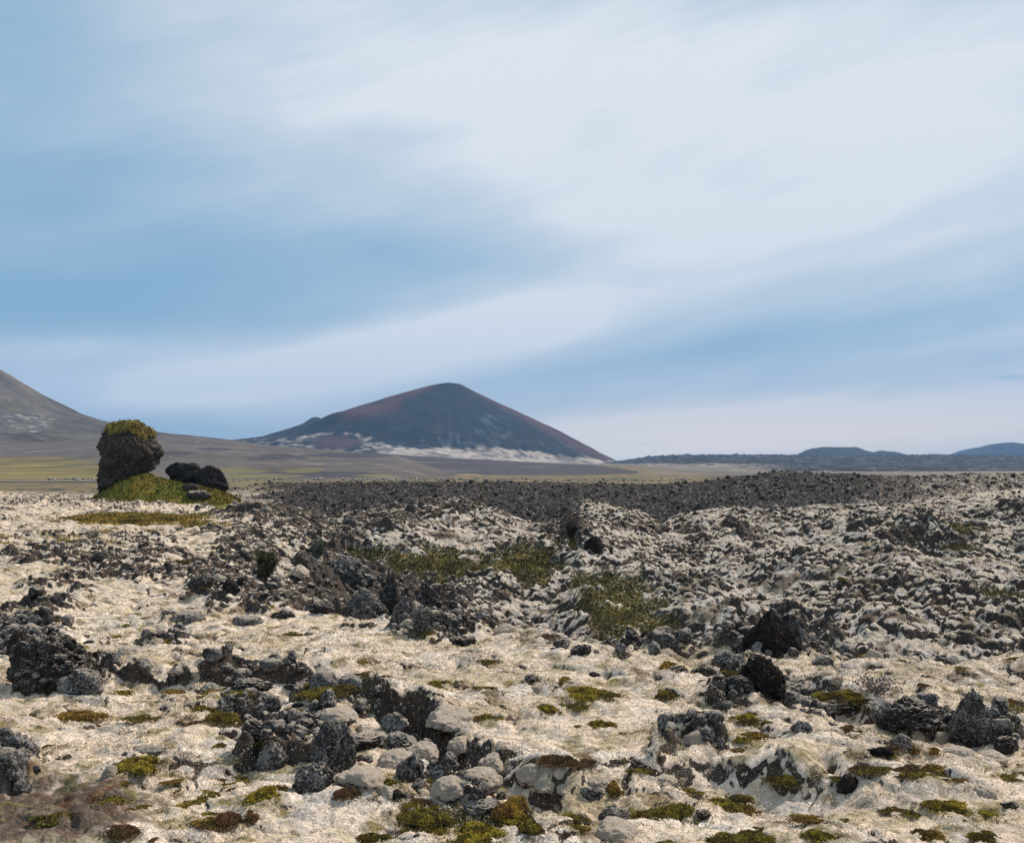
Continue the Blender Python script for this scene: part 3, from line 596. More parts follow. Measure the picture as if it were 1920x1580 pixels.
def place(o, x, y, z, rz=0., s=1.):
    o.location = (x, y, z); o.rotation_euler = (0, 0, rz); o.scale = (s, s, s) if not hasattr(s, '__len__') else s
def hero_rock(px, py, w, h, mat, label, seed, taper=0., lean=(0, 0), jag=.22, cuts=8, sub=5, dep=.8, name='lava_rock', cat='rock', group=None, sink=.3, dy=0.):
    x, d, z = locate(px, py); d2 = d + dy; k = d2 / F; h *= (.55 if name == 'mossy_boulder' else .68 if 380 < px < 1120 and py > 1290 else .80); w *= (.85 if name == 'mossy_boulder' else .92); dims = (w * k, w * k * dep, h * k); jag *= 1.25 if jag > .1 else 1
    p, f = rock_shape(seed, sub, dims, jag, cuts, taper, lean, sink=sink)
    o = mesh_np(name, p, f, mat, smooth=(mat in ('moss_cushion',))); 
    x2 = (px - 960) / F * d2
    place(o, x2, d2 + .25 * w * k * dep, float(min(ground_z(x2, d2)[0], z + .1)) - .02); tag(o, label, cat, group); return o
HERO = [  # px, base py, w, h, material, label, seed, kwargs
 (78, 1288, 185, 118, 'lava_rock', 'big craggy black lava outcrop flecked with white lichen, at the left edge of the moss', 101, dict(sub=6, jag=.24, cuts=5, taper=.25)),
 (150, 1300, 95, 62, 'lichen_rock', 'low grey lichen-flecked rock against the foot of the big left outcrop', 102, dict(jag=.2)),
 (612, 1440, 105, 125, 'lichen_rock', 'tall grey jagged rock standing in the foreground gully, highest of its pile', 103, dict(sub=6, jag=.24, taper=.35, lean=(.25, 0))),
 (592, 1478, 90, 78, 'lichen_rock', 'grey lichen-covered rock leaning against the front of the tall gully rock', 104, dict(jag=.22, taper=.3)),
 (507, 1440, 78, 72, 'lichen_rock', 'rounded brownish grey rock on the pale moss, left of the gully pile', 105, dict(jag=.16, taper=.3)),
 (478, 1378, 62, 38, 'lava_rock', 'dark rock with white lichen spots above the brownish rounded rock', 106, dict(jag=.2)),
 (680, 1405, 90, 42, 'lava_rock', 'dark flat rock joined to the right of the tall gully rock', 107, dict(jag=.2)),
 (1838, 1402, 118, 135, 'lichen_rock', 'tall pointed dark grey rock standing among moss at the right edge', 108, dict(sub=6, jag=.22, taper=.62, lean=(-.1, 0), cuts=6)),
 (1715, 1375, 150, 72, 'lava_rock', 'long low black lava block left of the tall pointed rock', 109, dict(sub=6, jag=.24, cuts=5)),
 (1790, 1392, 52, 62, 'black_rock', 'black upright rock squeezed between the low block and the pointed rock', 110, dict(taper=.4)),
 (1893, 1412, 60, 40, 'lava_rock', 'dark rock touching the right foot of the tall pointed rock', 111, {}),
 (1428, 1306, 108, 92, 'black_rock', 'tall black crumbling outcrop with a brown top, at the edge of the hollow', 112, dict(sub=6, jag=.26, taper=.3, cuts=5)),
 (1492, 1322, 92, 52, 'lichen_rock', 'rounded rock with pale lichen face right beside the crumbling black outcrop', 113, dict(jag=.18)),
 (1570, 1345, 90, 38, 'lava_rock', 'low dark rock running down from the lichen-faced rock to the green moss', 114, dict(jag=.22)),
 (1386, 1300, 62, 40, 'lava_rock', 'dark rock at the left foot of the crumbling black outcrop', 115, dict(jag=.22)),
 (1468, 1222, 142, 98, 'black_rock', 'large black triangular rock at the bottom of the shaded hollow', 116, dict(sub=6, jag=.16, taper=.72, lean=(-.35, 0), cuts=6)),
 (733, 1150, 55, 100, 'lava_rock', 'upright jagged black spire beside the green grass of the hollow', 117, dict(sub=5, jag=.3, taper=.5)),
 (757, 1172, 62, 70, 'lichen_rock', 'grey fluted rock in front of the jagged black spire', 118, dict(jag=.3, taper=.3)),
 (805, 1140, 62, 60, 'lava_rock', 'pointed rock right of the jagged black spire', 119, dict(jag=.24, taper=.65, lean=(-.3, 0))),
 (655, 1098, 105, 62, 'lichen_rock', 'broad tilted slab of grey lichen-covered lava at the left rim of the hollow', 120, dict(sub=6, jag=.24, taper=.4, lean=(-.2, 0), cuts=5)),
 (678, 1160, 110, 75, 'lichen_rock', 'rough grey rock face below the tilted slab', 121, dict(sub=6, jag=.24, taper=.3, cuts=5)),
 (428, 1112, 40, 36, 'black_rock', 'small black block with a deep shadow, left of the green shrub', 122, dict(taper=.3)),
 (378, 1108, 48, 38, 'lava_rock', 'dark broken rock left of the small black block', 123, dict(jag=.26)),
 (345, 1168, 76, 32, 'lichen_rock', 'smooth rounded boulder sprinkled with grey lichen on pale moss', 124, dict(jag=.08, cuts=4, sub=5)),
 (458, 1174, 66, 24, 'lichen_rock', 'flat lichen-grey boulder right of the smooth rounded boulder', 125, dict(jag=.08, cuts=4)),
 (893, 1520, 42, 74, 'lava_rock', 'narrow upright black rock on a grey foot, beside the orange heather bush', 126, dict(jag=.2, taper=.35)),
 (905, 1525, 85, 32, 'lichen_rock', 'white-streaked grey stone at the foot of the narrow upright rock', 127, dict(jag=.14)),
 (1657, 1424, 60, 28, 'black_rock', 'squat black rock alone on open pale moss below the long black block', 128, {}),
 (1597, 1486, 52, 40, 'black_rock', 'black square rock sitting in the low moss step at lower right', 129, dict(jag=.12, cuts=12)),
 (16, 1462, 62, 60, 'lichen_rock', 'grey lichen rock cut by the left edge of the picture', 130, dict(jag=.12)),
 (770, 1470, 62, 78, 'lichen_rock', 'lichen-spotted rock with mossy shoulders in the middle of the gully', 131, dict(jag=.2, taper=.3)),
 (745, 1402, 58, 42, 'mossy_rock', 'dark rock with a pale cap in front of the black hollow', 132, dict(jag=.16)),
 (275, 1416, 85, 22, 'lichen_rock', 'flat grey rock poking out above the green-brown moss cushion', 133, dict(jag=.14)),
 (560, 1300, 95, 34, 'lava_rock', 'dark rock row under the moss lip, left part of the fissure', 134, dict(jag=.24)),
 (470, 1302, 90, 32, 'lava_rock', 'dark craggy rock at the start of the fissure, upper left', 135, dict(jag=.24)),
 (395, 1300, 60, 30, 'mossy_rock', 'small moss-capped dark rock left of the fissure', 136, dict(jag=.2)),
 (1112, 1036, 42, 34, 'black_rock', 'black notched rock under the round moss hill in mid distance', 137, dict(taper=.3)),
 (1088, 1230, 46, 30, 'lava_rock', 'dark craggy stone on the rim of the plateau, centre', 138, dict(jag=.26)),
 (1545, 1248, 44, 26, 'mossy_rock', 'bluish dark rock with a yellow mossy cap right of the black outcrop', 139, dict(jag=.12)),
 (870, 1212, 60, 26, 'lava_rock', 'dark ragged rock breaking out of the moss rim below the hollow', 140, dict(jag=.26)),
 (880, 1570 - 60, 60, 20, 'lava_rock', 'small dark stone in the gully left of the upright rock', 141, {}),
 (738, 1500, 48, 24, 'black_rock', 'small dark rounded rock lying in front of the gully', 142, dict(jag=.12)),
 (1105, 1500, 55, 30, 'lichen_rock', 'grey and white rock below the moss step, right of the orange heather', 143, {}),
 (1155, 1545, 70, 42, 'lichen_rock', 'grey rock leaning on a white moss boulder at the bottom edge', 144, dict(jag=.2, taper=.3)),
 (1895, 1520, 40, 20, 'lava_rock', 'small dark stone near the lower right corner', 145, {}),
 (1270, 1262, 50, 22, 'lava_rock', 'dark stone in the rocky strip left of the black outcrop', 146, dict(jag=.24)),
 (1320, 1268, 60, 26, 'lava_rock', 'dark stone just left of the black outcrop group', 147, dict(jag=.24)),
 (605, 1150, 60, 34, 'lava_rock', 'dark stone at the foot of the rough grey rock face', 148, dict(jag=.26)),
 (530, 1160, 52, 24, 'lava_rock', 'dark stone below the green shrub', 149, dict(jag=.26)),
 (30, 1230, 50, 60, 'brown_rock', 'brownish upright rock behind the big left outcrop', 150, dict(jag=.2, taper=.3)),
]
for px, py, w, h, mt, lb, sd_, kw in HERO: hero_rock(px, py, w, h, mt, lb, sd_, **kw)
# pale boulders wrapped in moss along the fissure
MOSSY = [(672, 1478, 115, 62, 'large white domed moss boulder right of the gully rock pile'), (700, 1398, 95, 48, 'pale moss boulder behind the tall gully rock'),
 (742, 1440, 100, 50, 'olive-grey moss boulder with a dark split, centre of the gully'), (792, 1420, 70, 48, 'tan moss boulder below the black hollow'),
 (722, 1492, 48, 34, 'smooth olive moss boulder at the foot of the lichen-spotted rock'), (868, 1412, 74, 46, 'round pale moss boulder on the right rim of the hollow'),
 (935, 1440, 95, 50, 'tan bulging moss boulder of the fissure wall'), (1000, 1462, 80, 46, 'moss boulder at the right end of the fissure wall'),
 (842, 1496, 88, 48, 'white moss boulder with dark underside left of the upright rock'), (900, 1478, 86, 48, 'pale moss boulder behind the narrow upright rock'),
 (1160, 1572, 105, 56, 'cream moss boulder at the bottom edge right of the greens'), (1022, 1490, 52, 30, 'small white moss boulder below the fissure end'),
 (1060, 1486, 44, 26, 'white moss boulder next to the grey and white rock'), (1765, 1398, 46, 44, 'brown-sided moss boulder in front of the long black block'),
 (1865, 1425, 70, 32, 'pale moss boulder in front of the tall pointed rock'), (1805, 1418, 70, 30, 'low white moss boulder between the two right-hand dark rocks'),
 (1120, 1478, 60, 34, 'moss boulder hanging over the low step, centre right'), (1240, 1470, 80, 30, 'wide moss boulder on the low step'),
 (1850, 1495, 60, 30, 'brown-shaded moss boulder near the lower right corner'), (235, 1232, 62, 40, 'beige moss boulder right of the big left outcrop'),
 (275, 1250, 44, 30, 'small beige moss boulder beside the dark stones at left'), (330, 1260, 46, 26, 'beige moss boulder above the fissure start'),
 (560, 1078, 42, 32, 'round beige moss boulder right of the green shrub'), (590, 1052, 34, 22, 'small beige moss boulder above the round one'),
 (632, 1345, 90, 34, 'moss boulder with yellow top between the fissure and the gully pile'), (840, 1358, 110, 50, 'brownish overhanging moss cushion above the black hollow'),
 (940, 1532, 50, 26, 'small cream moss boulder under the orange heather bush'), (850, 1370, 60, 30, 'brown moss boulder on the lip of the hollow')]
for i, (px, py, w, h, lb) in enumerate(MOSSY):
    hero_rock(px, py, w, h, 'moss_cushion', lb, 300 + i, jag=.10, cuts=2, sub=5, name='mossy_boulder', cat='boulder', sink=.5, dep=1.1)

# ---------------------------------------------------------------- heather and moss clumps
CL_ = [(130, 1348, 150, 22, 'orange', 'long flat green and orange moss cushion on white moss, left'), (265, 1440, 100, 26, 'olive', 'green cushion under the flat grey rock, lower left'),
 (497, 1497, 96, 34, 'olive', 'bright olive heather clump alone on white moss, lower left of centre'), (440, 1542, 95, 34, 'rust', 'rusty red-brown heather clump below the bright olive one'),
 (960, 1540, 88, 58, 'orange', 'tall orange-brown heather bush right of the narrow upright rock'), (1000, 1568, 60, 36, 'dark', 'dark green heather at the right foot of the orange bush'),
 (430, 1350, 110, 34, 'dark', 'dark green heather cushion at the left of the gully'), (560, 1345, 90, 22, 'orange', 'orange-tinged heather between fissure and tall gully rock'),
 (790, 1535, 110, 32, 'dark', 'dark green heather at the front of the gully, bottom'), (900, 1570, 130, 34, 'olive', 'wide olive green moss carpet at the bottom edge'),
 (730, 1490 - 20, 60, 18, 'olive', 'small green cushion between the gully boulders'), (1120, 1302, 110, 20, 'olive', 'flat olive cushion in the middle of the white moss plain'),
 (1025, 1330, 64, 16, 'olive', 'small olive cushion lower left of the flat one'), (1125, 1362, 70, 20, 'olive', 'ragged olive cushion below the flat one'),
 (1405, 1352, 66, 22, 'olive', 'olive cushion below the crumbling black outcrop'), (1250, 1308, 52, 22, 'dark', 'dark olive cushion right of the flat one'),
 (1262, 1255, 56, 24, 'orange', 'round yellow-brown cushion on the plateau rim'), (1605, 1318, 140, 32, 'olive', 'long green mossy bank behind the low dark rocks at right'),
 (1250, 1535, 120, 34, 'dark', 'dark heather carpet below the low moss step'), (1400, 1582, 160, 34, 'dark', 'wide dark green heather carpet at the bottom edge, right of centre'),
 (1790, 1515, 150, 22, 'olive', 'long thin green cushion near the lower right corner'), (1540, 1568, 70, 20, 'olive', 'small green cushion at the bottom edge right of the dark carpet'),
 (1890, 1322, 80, 22, 'orange', 'green cushion behind the tall pointed rock at the right edge'), (1740, 1568, 60, 18, 'orange', 'small brownish cushion at the bottom edge, far right'),
 (1860, 1572, 80, 20, 'olive', 'green cushion at the bottom right corner'), (1350, 1512, 140, 18, 'olive', 'thin green strip of moss along the white step'),
 (1060, 1430, 90, 18, 'rust', 'thin reddish heather on the slope of the fissure wall'), (1480, 1472, 90, 24, 'dark', 'dark heather in the low moss step, lower right'),
 (1150, 1490, 50, 34, 'orange', 'upright brown-green heather at the end of the fissure'), (318, 1205, 40, 14, 'olive', 'small round green cushion right of the big left outcrop'),
 (640, 1495, 60, 20, 'rust', 'reddish brown heather in front of the white domed boulder'), (700, 1520 + 55, 60, 18, 'dark', 'small dark cushion at the bottom edge below the gully'),
 (415, 1402, 28, 14, 'olive', 'small green tuft left of the brownish rounded rock'), (600, 1305, 110, 26, 'dark', 'dark green moss hanging over the fissure wall'),
 (250, 980, 60, 6, 'orange', 'orange grass tuft in front of the grassy mound'), (225, 1570, 90, 20, 'rust', 'reddish heather beside the brown soil, bottom left'),
 (1445, 1398 - 40, 40, 12, 'olive', 'small olive tuft right of the cushion below the outcrop'), (1700, 1390, 60, 16, 'orange', 'yellowish cushion under the long black block')]
for i, (px, py, w, h, pal, lb) in enumerate(CL_):
    x, d, z = locate(px, py); k = d / F; o = clump_mesh('heather_clump', 500 + i, w * k * .50, w * k * .36 + h * k * .5, h * k * .5, PALS[pal], n=int(min(12000, 1500 + 85 * w)), leaf=max(.012, 1.0 * k * 1.87))
    place(o, x, d + .2 * h * k, z - .01); tag(o, lb, 'heather', 'heather and moss cushions on the white moss')

# ---------------------------------------------------------------- the grass-topped rock, its mound and the two boulders
MD = 78.; MK = MD / F
def mound():
    us = np.linspace(160, 462, 190); s = np.linspace(-1, 1, 90); S, U = np.meshgrid(s, us, indexing='ij'); D = MD + S * 7
    cr = itp(U, [(160, 942), (185, 928), (200, 914), (225, 900), (250, 890), (268, 887), (292, 896), (320, 902), (350, 909), (380, 912), (412, 918), (440, 933), (462, 945)])
    zc = CH - (cr - HZ) * MK; X = (U - 960) / F * D
    Z = -.5 + (zc + .5) * (1 - np.abs(S) ** 1.7) + .16 * fbm(X * .8, D * .8, 231, 4) * (1 - S ** 2)
    n = fbm(X * .5, D * .5, 233, 4); m = fbm(X * 2.2, D * 2.2, 235, 3)
    c = C(.14, .145, .022) + np.zeros(U.shape + (3,), np.float32); c = mixa(c, C(.21, .17, .03), ss(-.1, .4, n)); c = mixa(c, C(.05, .06, .015), ss(.1, .5, m)); c = mixa(c, C(.13, .08, .03), ss(340, 400, U) * ss(-.1, .3, m) * .8)
    o = mesh_np('mound', np.stack([X, D, Z], -1).reshape(-1, 3), grid_quads(len(s), len(us)), 'moss_ground', c.reshape(-1, 3)); tag(o, kind='structure')
    r = np.random.default_rng(9); i = r.integers(0, len(s) - 2, 16000); j = r.integers(8, len(us) - 8, 16000)
    P = np.stack([X, D, Z], -1)[i, j] + r.normal(size=(16000, 3)) * [.03, .05, 0]; keep = P[:, 2] > .12
    P = P[keep]; V, Q = blades(P, np.tile([0, 0, 1.], (len(P), 1)), .15, r, .5, .22); k = c[i, j][keep] * r.uniform(.8, 1.25, (len(P), 1)) * [1.15, 1.05, 1]
    g = mesh_np('grass', V, Q, 'leaf', np.repeat(k, 4, 0), smooth=False); tag(g, 'short green grass covering the mound under the grass-topped rock', 'grass', kind='stuff')
mound()
def capped_rock():
    root = bpy.data.objects.new('capped_rock', None); COL.objects.link(root); root.location = ((232 - 960) * MK, MD + .5, 1.4)
    tag(root, 'tall brown lava rock with a bulging head and grass growing on top', 'rock')
    v, f = ico(6); rows = [(925, 203, 6), (915, 206, 17), (905, 210, 24), (897, 216, 30), (890, 226, 38), (878, 234, 42), (865, 238, 47), (852, 241, 52), (838, 239, 50), (827, 236, 44), (818, 234, 38), (810, 235, 31), (804, 236, 23), (798, 237, 10)]
    zz = [(CH - (a - HZ) * MK) for a, _, _ in rows]; hh = (v[:, 2] + 1) / 2; z = np.interp(hh, np.linspace(0, 1, len(rows)), zz)
    cx = np.interp(hh, np.linspace(0, 1, len(rows)), [(b - 960) * MK for _, b, _ in rows]); w = np.interp(hh, np.linspace(0, 1, len(rows)), [c * MK * .92 for _, _, c in rows])
    hr = np.hypot(v[:, 0], v[:, 1]) + 1e-6; q = np.clip(hr * 2.2, 0, 1); P = np.stack([v[:, 0] / hr * w * q, v[:, 1] / hr * w * .9 * q, z], 1)
    n = np.stack([v[:, 0] / hr, v[:, 1] / hr, v[:, 2] * .4], 1)
    P = P + n * (.45 * rid3(P * .9, 41, 5) - .10 + .40 * rid3(P * 1.8, 45, 4))[:, None] + .22 * np.stack([fbm3(P * 1.9, 51, 4), fbm3(P * 1.9, 61, 4), fbm3(P * 1.9, 71, 4)], 1)
    P[:, 0] += cx - root.location.x; P[:, 2] -= root.location.z
    mesh_np('rock', P, f, 'brown_rock', smooth=False, parent=root)
    r = np.random.default_rng(5); top = P[:, 2] + root.location.z; i = np.where(top + .45 * pn3(P * 1.1, 77) > CH - (812 + np.clip((P[:, 0]) * 4, -4, 8) - HZ) * MK)[0]; k = r.choice(i, 9000); pts = P[k] + r.normal(size=(9000, 3)) * .05
    px = (pts[:, 0] + root.location.x) / MK + 960; t = np.clip((px - 215) / 60, 0, 1)[:, None]
    V, Q = blades(pts + [0, 0, .0], np.tile([0, 0, 1.], (9000, 1)), .20, r, .6, .2)
    c = (np.array([.22, .20, .05]) * (1 - t) + np.array([.34, .24, .08]) * t) * r.uniform(.6, 1.5, (9000, 1)); mesh_np('grass_cap', V, Q, 'leaf', np.repeat(c, 4, 0), smooth=False, parent=root)
capped_rock()
def far_rock(px, top, bot, w, lb, seed, mat='brown_rock', dd=0., **kw):
    k = (MD + dd) / F; p, f = rock_shape(seed, 5, (w * k, w * k * .85, (bot - top) * k), sink=.05, **kw); o = mesh_np('boulder', p, f, mat, smooth=False)
    place(o, (px - 960) * k, MD + dd, CH - (bot - HZ) * k); tag(o, lb, 'boulder')
far_rock(344, 866, 914, 78, 'dark boulder with a flat top on the grassy mound, left one of the pair', 401, dd=1.2, jag=.2, cuts=12, mat='black_rock')
far_rock(404, 871, 928, 66, 'dark boulder slanting down to the right, right one of the pair on the mound', 402, dd=.2, jag=.2, cuts=12, mat='black_rock', lean=(-.4, 0), taper=.25)
far_rock(203, 894, 918, 34, 'small brown rock at the left foot of the grass-topped rock', 403, dd=-1, jag=.2)
far_rock(358, 905, 922, 34, 'small brown rock half buried in the mound below the paired boulders', 404, dd=-2.5, jag=.2)
far_rock(372, 918, 940, 50, 'low dark rock at the right front of the grassy mound', 405, dd=-4, jag=.24, mat='lava_rock')

# ---------------------------------------------------------------- shrub in the cleft
def shrub(px, py, w, h, lb, seed, leafc, stemc=(.06, .05, .04), nl=3000, leaf=.05):
    x, d, z = locate(px, py); k = d / F; root = bpy.data.objects.new('shrub', None); COL.objects.link(root); root.location = (x, d, z - .03); tag(root, lb, 'shrub')
    r = np.random.default_rng(seed); SV = []; SQ = []; tips = []
    for i in range(26):
        a = r.uniform(0, 2 * PI); sp_ = r.uniform(.1, .5) * w * k; H = h * k * r.uniform(.6, 1.0); pts = []
        for s in np.linspace(0, 1, 8):
            pts.append([math.cos(a) * sp_ * s ** 1.3 + r.normal() * .012, math.sin(a) * sp_ * s ** 1.3 + r.normal() * .012, H * s])
        pts = np.array(pts); tips.append(pts)
        for q in range(7):
            rad = .014 * (1 - q / 8); b = len(SV) ; ring = [(math.cos(t) * rad, math.sin(t) * rad, 0) for t in (0, 2.1, 4.2)]
            SV += [pts[q] + g for g in ring] + [pts[q + 1] + np.array(g) * .85 for g in ring]
            SQ += [[b + j, b + (j + 1) % 3, b + 3 + (j + 1) % 3, b + 3 + j] for j in range(3)]
    mesh_np('stems', np.array(SV), np.array(SQ), 'leaf', np.tile(np.array(stemc, np.float32), (len(SV), 1)), parent=root)
    if nl:
        T = np.array(tips); i = r.integers(0, 26, nl); s = r.uniform(.25, 1, nl) ** .8 * 7; j = np.minimum(s.astype(int), 6); f_ = (s - j)[:, None]
        P = T[i, j] * (1 - f_) + T[i, j + 1] * f_ + r.normal(size=(nl, 3)) * .05; V, Q = blades(P, r.normal(size=(nl, 3)), leaf, r, .3, .4)
        c = np.array(leafc)[r.integers(0, len(leafc), nl)] * r.uniform(.6, 1.5, (nl, 1)); mesh_np('foliage', V, Q, 'leaf', np.repeat(c, 4, 0), smooth=False, parent=root)
shrub(497, 1092, 66, 60, 'dark green willow shrub growing upright in a cleft left of the hollow', 601, [(.04, .05, .02), (.03, .035, .016), (.06, .065, .03)], nl=5200, leaf=.04)
shrub(790, 1196, 44, 58, 'grey leafless-looking shrub among the dark rocks at the rim of the hollow', 602, [(.13, .13, .12), (.09, .095, .08)], (.16, .15, .15), nl=1200, leaf=.035)
shrub(595, 1052, 34, 40, 'small bluish grey shrub left of the tilted slab', 603, [(.10, .12, .09), (.07, .08, .06)], nl=1600, leaf=.05)
shrub(1070, 1010, 26, 40, 'thin brown bare shrub in the dip between two moss hills', 604, [(.09, .06, .05), (.06, .045, .04)], nl=900, leaf=.06)
shrub(1640, 1300, 120, 34, 'pale twiggy shrub spreading over the moss behind the long black block', 605, [(.2, .17, .16), (.14, .11, .1)], (.2, .17, .16), nl=700, leaf=.025)

# ---------------------------------------------------------------- repeated rocks, boulders, cushions
def sample(n, u0, u1, v0, v1, test, seed):
    r = np.random.default_rng(seed); out = []
    while sum(len(a) for a in out) < n:
        u = r.uniform(u0, u1, n * 3); v = r.uniform(v0, v1, n * 3)
        if v1 < 3: d = v0 + 0 * v
        d = F * CH / (v - HZ); x = (u - 960) / F * d; zm = macro(x, d); Z = zones(x, d, zm)
        p = test(Z); k = r.uniform(0, 1, len(u)) < p; out.append(np.stack([x[k], d[k]], 1))
    return np.concatenate(out)[:n]
def zone_label(x, y):
    u = 960 + F * x / y
    if y > 60: return 'at the foot of the dark cinder ridge'
    if u > 520 and y > np.interp(u, [e[0] for e in EDGE], [e[1] for e in EDGE]): return 'inside the shaded hollow'
    if y > 20: return 'on the far left moss field'
    if y > 14: return 'on the middle of the moss plateau' if u > 640 else 'near the big outcrop on the left'
    return 'on the near moss, right half' if u > 960 else 'on the near moss, left half'
def strew(name, n, variants, pts, size, label, cat, group, seed, zs=(.7, 1.1)):
    r = np.random.default_rng(seed)
    zs_ = ground_z(pts[:, 0], pts[:, 1])
    for i, (x, y) in enumerate(pts):
        src = variants[i % len(variants)]
        o = src if i < len(variants) else src.copy()
        if i >= len(variants): COL.objects.link(o)
        s = size(r, y); place(o, x, y, zs_[i] - .02 * s, r.uniform(0, 2 * PI), (s * r.uniform(.8, 1.3), s * r.uniform(.8, 1.2), s * r.uniform(*zs)))
        tag(o, label + ' ' + zone_label(x, y), cat, group)
def var_rocks(name, mats, seed, sub, **kw):
    L = []
    for i in range(12):
        p, f = rock_shape(seed + i, sub, (1, .85, .5), taper=.15 + .05 * (i % 4), sink=.4, **kw); L.append(mesh_np(name, p, f, mats[i % len(mats)], smooth=kw.get('jag', 1) < .1))
    return L
plate = lambda Z: np.clip(ss(.35, .75, Z[4]), .0, 1) * (1 - ss(.3, .5, Z[5])) * (1 - Z[7])
pts = sample(150, -20, 1940, 990, 1580, lambda Z: plate(Z) * .9 * (1 - .6 * Z[3]) + .012, 71)
strew('lava_rock', 150, var_rocks('lava_rock', ['lava_rock', 'lichen_rock', 'black_rock', 'lava_rock', 'mossy_rock'], 700, 4, jag=.22, cuts=7), pts, lambda r, y: r.uniform(.07, .17) * (1 + y / 50), 'rough dark lava rock', 'rock', 'loose lava rocks among the moss', 72)
pts = sample(40, -20, 1940, 1060, 1570, lambda Z: ss(.25, .5, Z[4]) * (1 - ss(.3, .5, Z[5])) * (1 - Z[7]) + .03, 73)
strew('mossy_boulder', 40, var_rocks('mossy_boulder', ['moss_cushion', 'moss_cushion', 'mossy_rock'], 730, 4, jag=.13, cuts=4), pts, lambda r, y: r.uniform(.14, .32) * (1 + y / 60), 'rounded stone wrapped in pale moss', 'boulder', 'moss-wrapped stones', 74)
VC = [clump_mesh('heather_clump', 800 + i, .55, .42, .10, [OLIVE, ORANGE, DKGRN, RUST, OLIVE, OLIVE][i % 6], n=3000, leaf=.028) for i in range(12)]
pts = sample(200, -20, 1940, 1010, 1578, lambda Z: ss(.1, .5, Z[8] + .8 * Z[9]) * (1 - .8 * Z[3]) * (1 - Z[7]) + .05, 75)
strew('heather_clump', 200, VC, pts, lambda r, y: r.uniform(.10, .42) ** 1.15 * (1 + y / 60), 'small tuft of olive-brown heather', 'heather', 'small heather tufts on the moss', 76)

def rubble(name, pts, sizes, mat, sub, seed, jag, cuts, label, cat, flat=.7, smooth=False, sinkf=.25):
    r = np.random.default_rng(seed); B = [rock_shape(seed + i, sub, (1, 1, 1), jag=jag, cuts=cuts, fine=2, sink=sinkf) for i in range(10)]
    Vs = []; Fs = []; o = 0; gz = ground_z(pts[:, 0], pts[:, 1])
    k = r.integers(0, 10, len(pts))
    for b in range(10):
        i = np.where(k == b)[0]
        if not len(i): continue
        p, f = B[b]; a = r.uniform(0, 2 * PI, len(i)); c, s = np.cos(a)[:, None], np.sin(a)[:, None]; sz = sizes[i][:, None]
        X = (p[None, :, 0] * c - p[None, :, 1] * s) * sz * r.uniform(.8, 1.4, (len(i), 1)) + pts[i, 0][:, None]; Y = (p[None, :, 0] * s + p[None, :, 1] * c) * sz + pts[i, 1][:, None]
        Z = p[None, :, 2] * sz * flat * r.uniform(.7, 1.3, (len(i), 1)) + gz[i][:, None] - .02 * sz
        V = np.stack([X, Y, Z], -1).reshape(-1, 3); Q = (f[None] + (np.arange(len(i)) * len(p))[:, None, None]).reshape(-1, 3) + o
        Vs.append(V); Fs.append(Q); o += len(V)
    ob = mesh_np(name, np.concatenate(Vs), np.concatenate(Fs), mat, smooth=smooth); tag(ob, label, cat, kind='stuff')
def area_sample(n, d0, d1, test, seed, u0=-80, u1=2000, power=1.0):
    r = np.random.default_rng(seed); out = []; tot = 0
    while tot < n:
        m = n * 2; d = d0 + (d1 - d0) * r.uniform(0, 1, m) ** power; u = r.uniform(u0, u1, m); x = (u - 960) / F * d; Z = zones(x, d, macro(x, d))
        k = r.uniform(0, 1, m) < test(Z) ; q = np.stack([x[k], d[k]], 1); out.append(q); tot += len(q)
    return np.concatenate(out)[:n]
nogreen = lambda Z: 1 - ss(.38, .5, Z[5])
rr_ = np.random.default_rng(92)
P_ = area_sample(1300, 17, 80, lambda Z: ss(.45, .9, Z[4]) * nogreen(Z) * (1 - .6 * Z[7]), 93, power=1.3)
rubble('lava_rubble', P_, np.clip(rr_.lognormal(-1.95, .5, len(P_)), .06, .5), 'lava_rock', 3, 930, .32, 6, 'broken dark lava between the moss patches', 'rubble', flat=.6, sinkf=.4)
P_ = area_sample(1600, 8, 20, lambda Z: ss(.35, .8, Z[4]) * nogreen(Z), 95)
rubble('lava_gravel', P_, np.clip(rr_.lognormal(-2.4, .5, len(P_)), .03, .3), 'lichen_rock', 3, 940, .32, 6, 'small grey lava bits in the near rocky patches', 'gravel', flat=.8)
P_ = area_sample(9000, 68, 128, lambda Z: Z[7] * .9 + .25 * (Z[0] > 1500), 97, u0=440)
rubble('cinder_rubble', P_, np.clip(rr_.lognormal(-2.0, .5, len(P_)), .08, .42), 'brown_rock', 2, 950, .3, 6, 'dark cinder blocks covering the ridge behind the hollow', 'rubble', flat=.75)
P_ = area_sample(900, 172, 205, lambda Z: ss(.1, .2, Z[9] + .1) * .8 + .2 * (Z[0] < 230) * (Z[0] > 90), 99, u0=90, u1=1300)
rubble('pale_stones', P_, np.clip(rr_.lognormal(-1.5, .5, len(P_)), .1, .6), 'lichen_rock', 1, 960, .2, 6, 'line of pale stones along the far edge of the grass flat', 'stones', flat=.7)

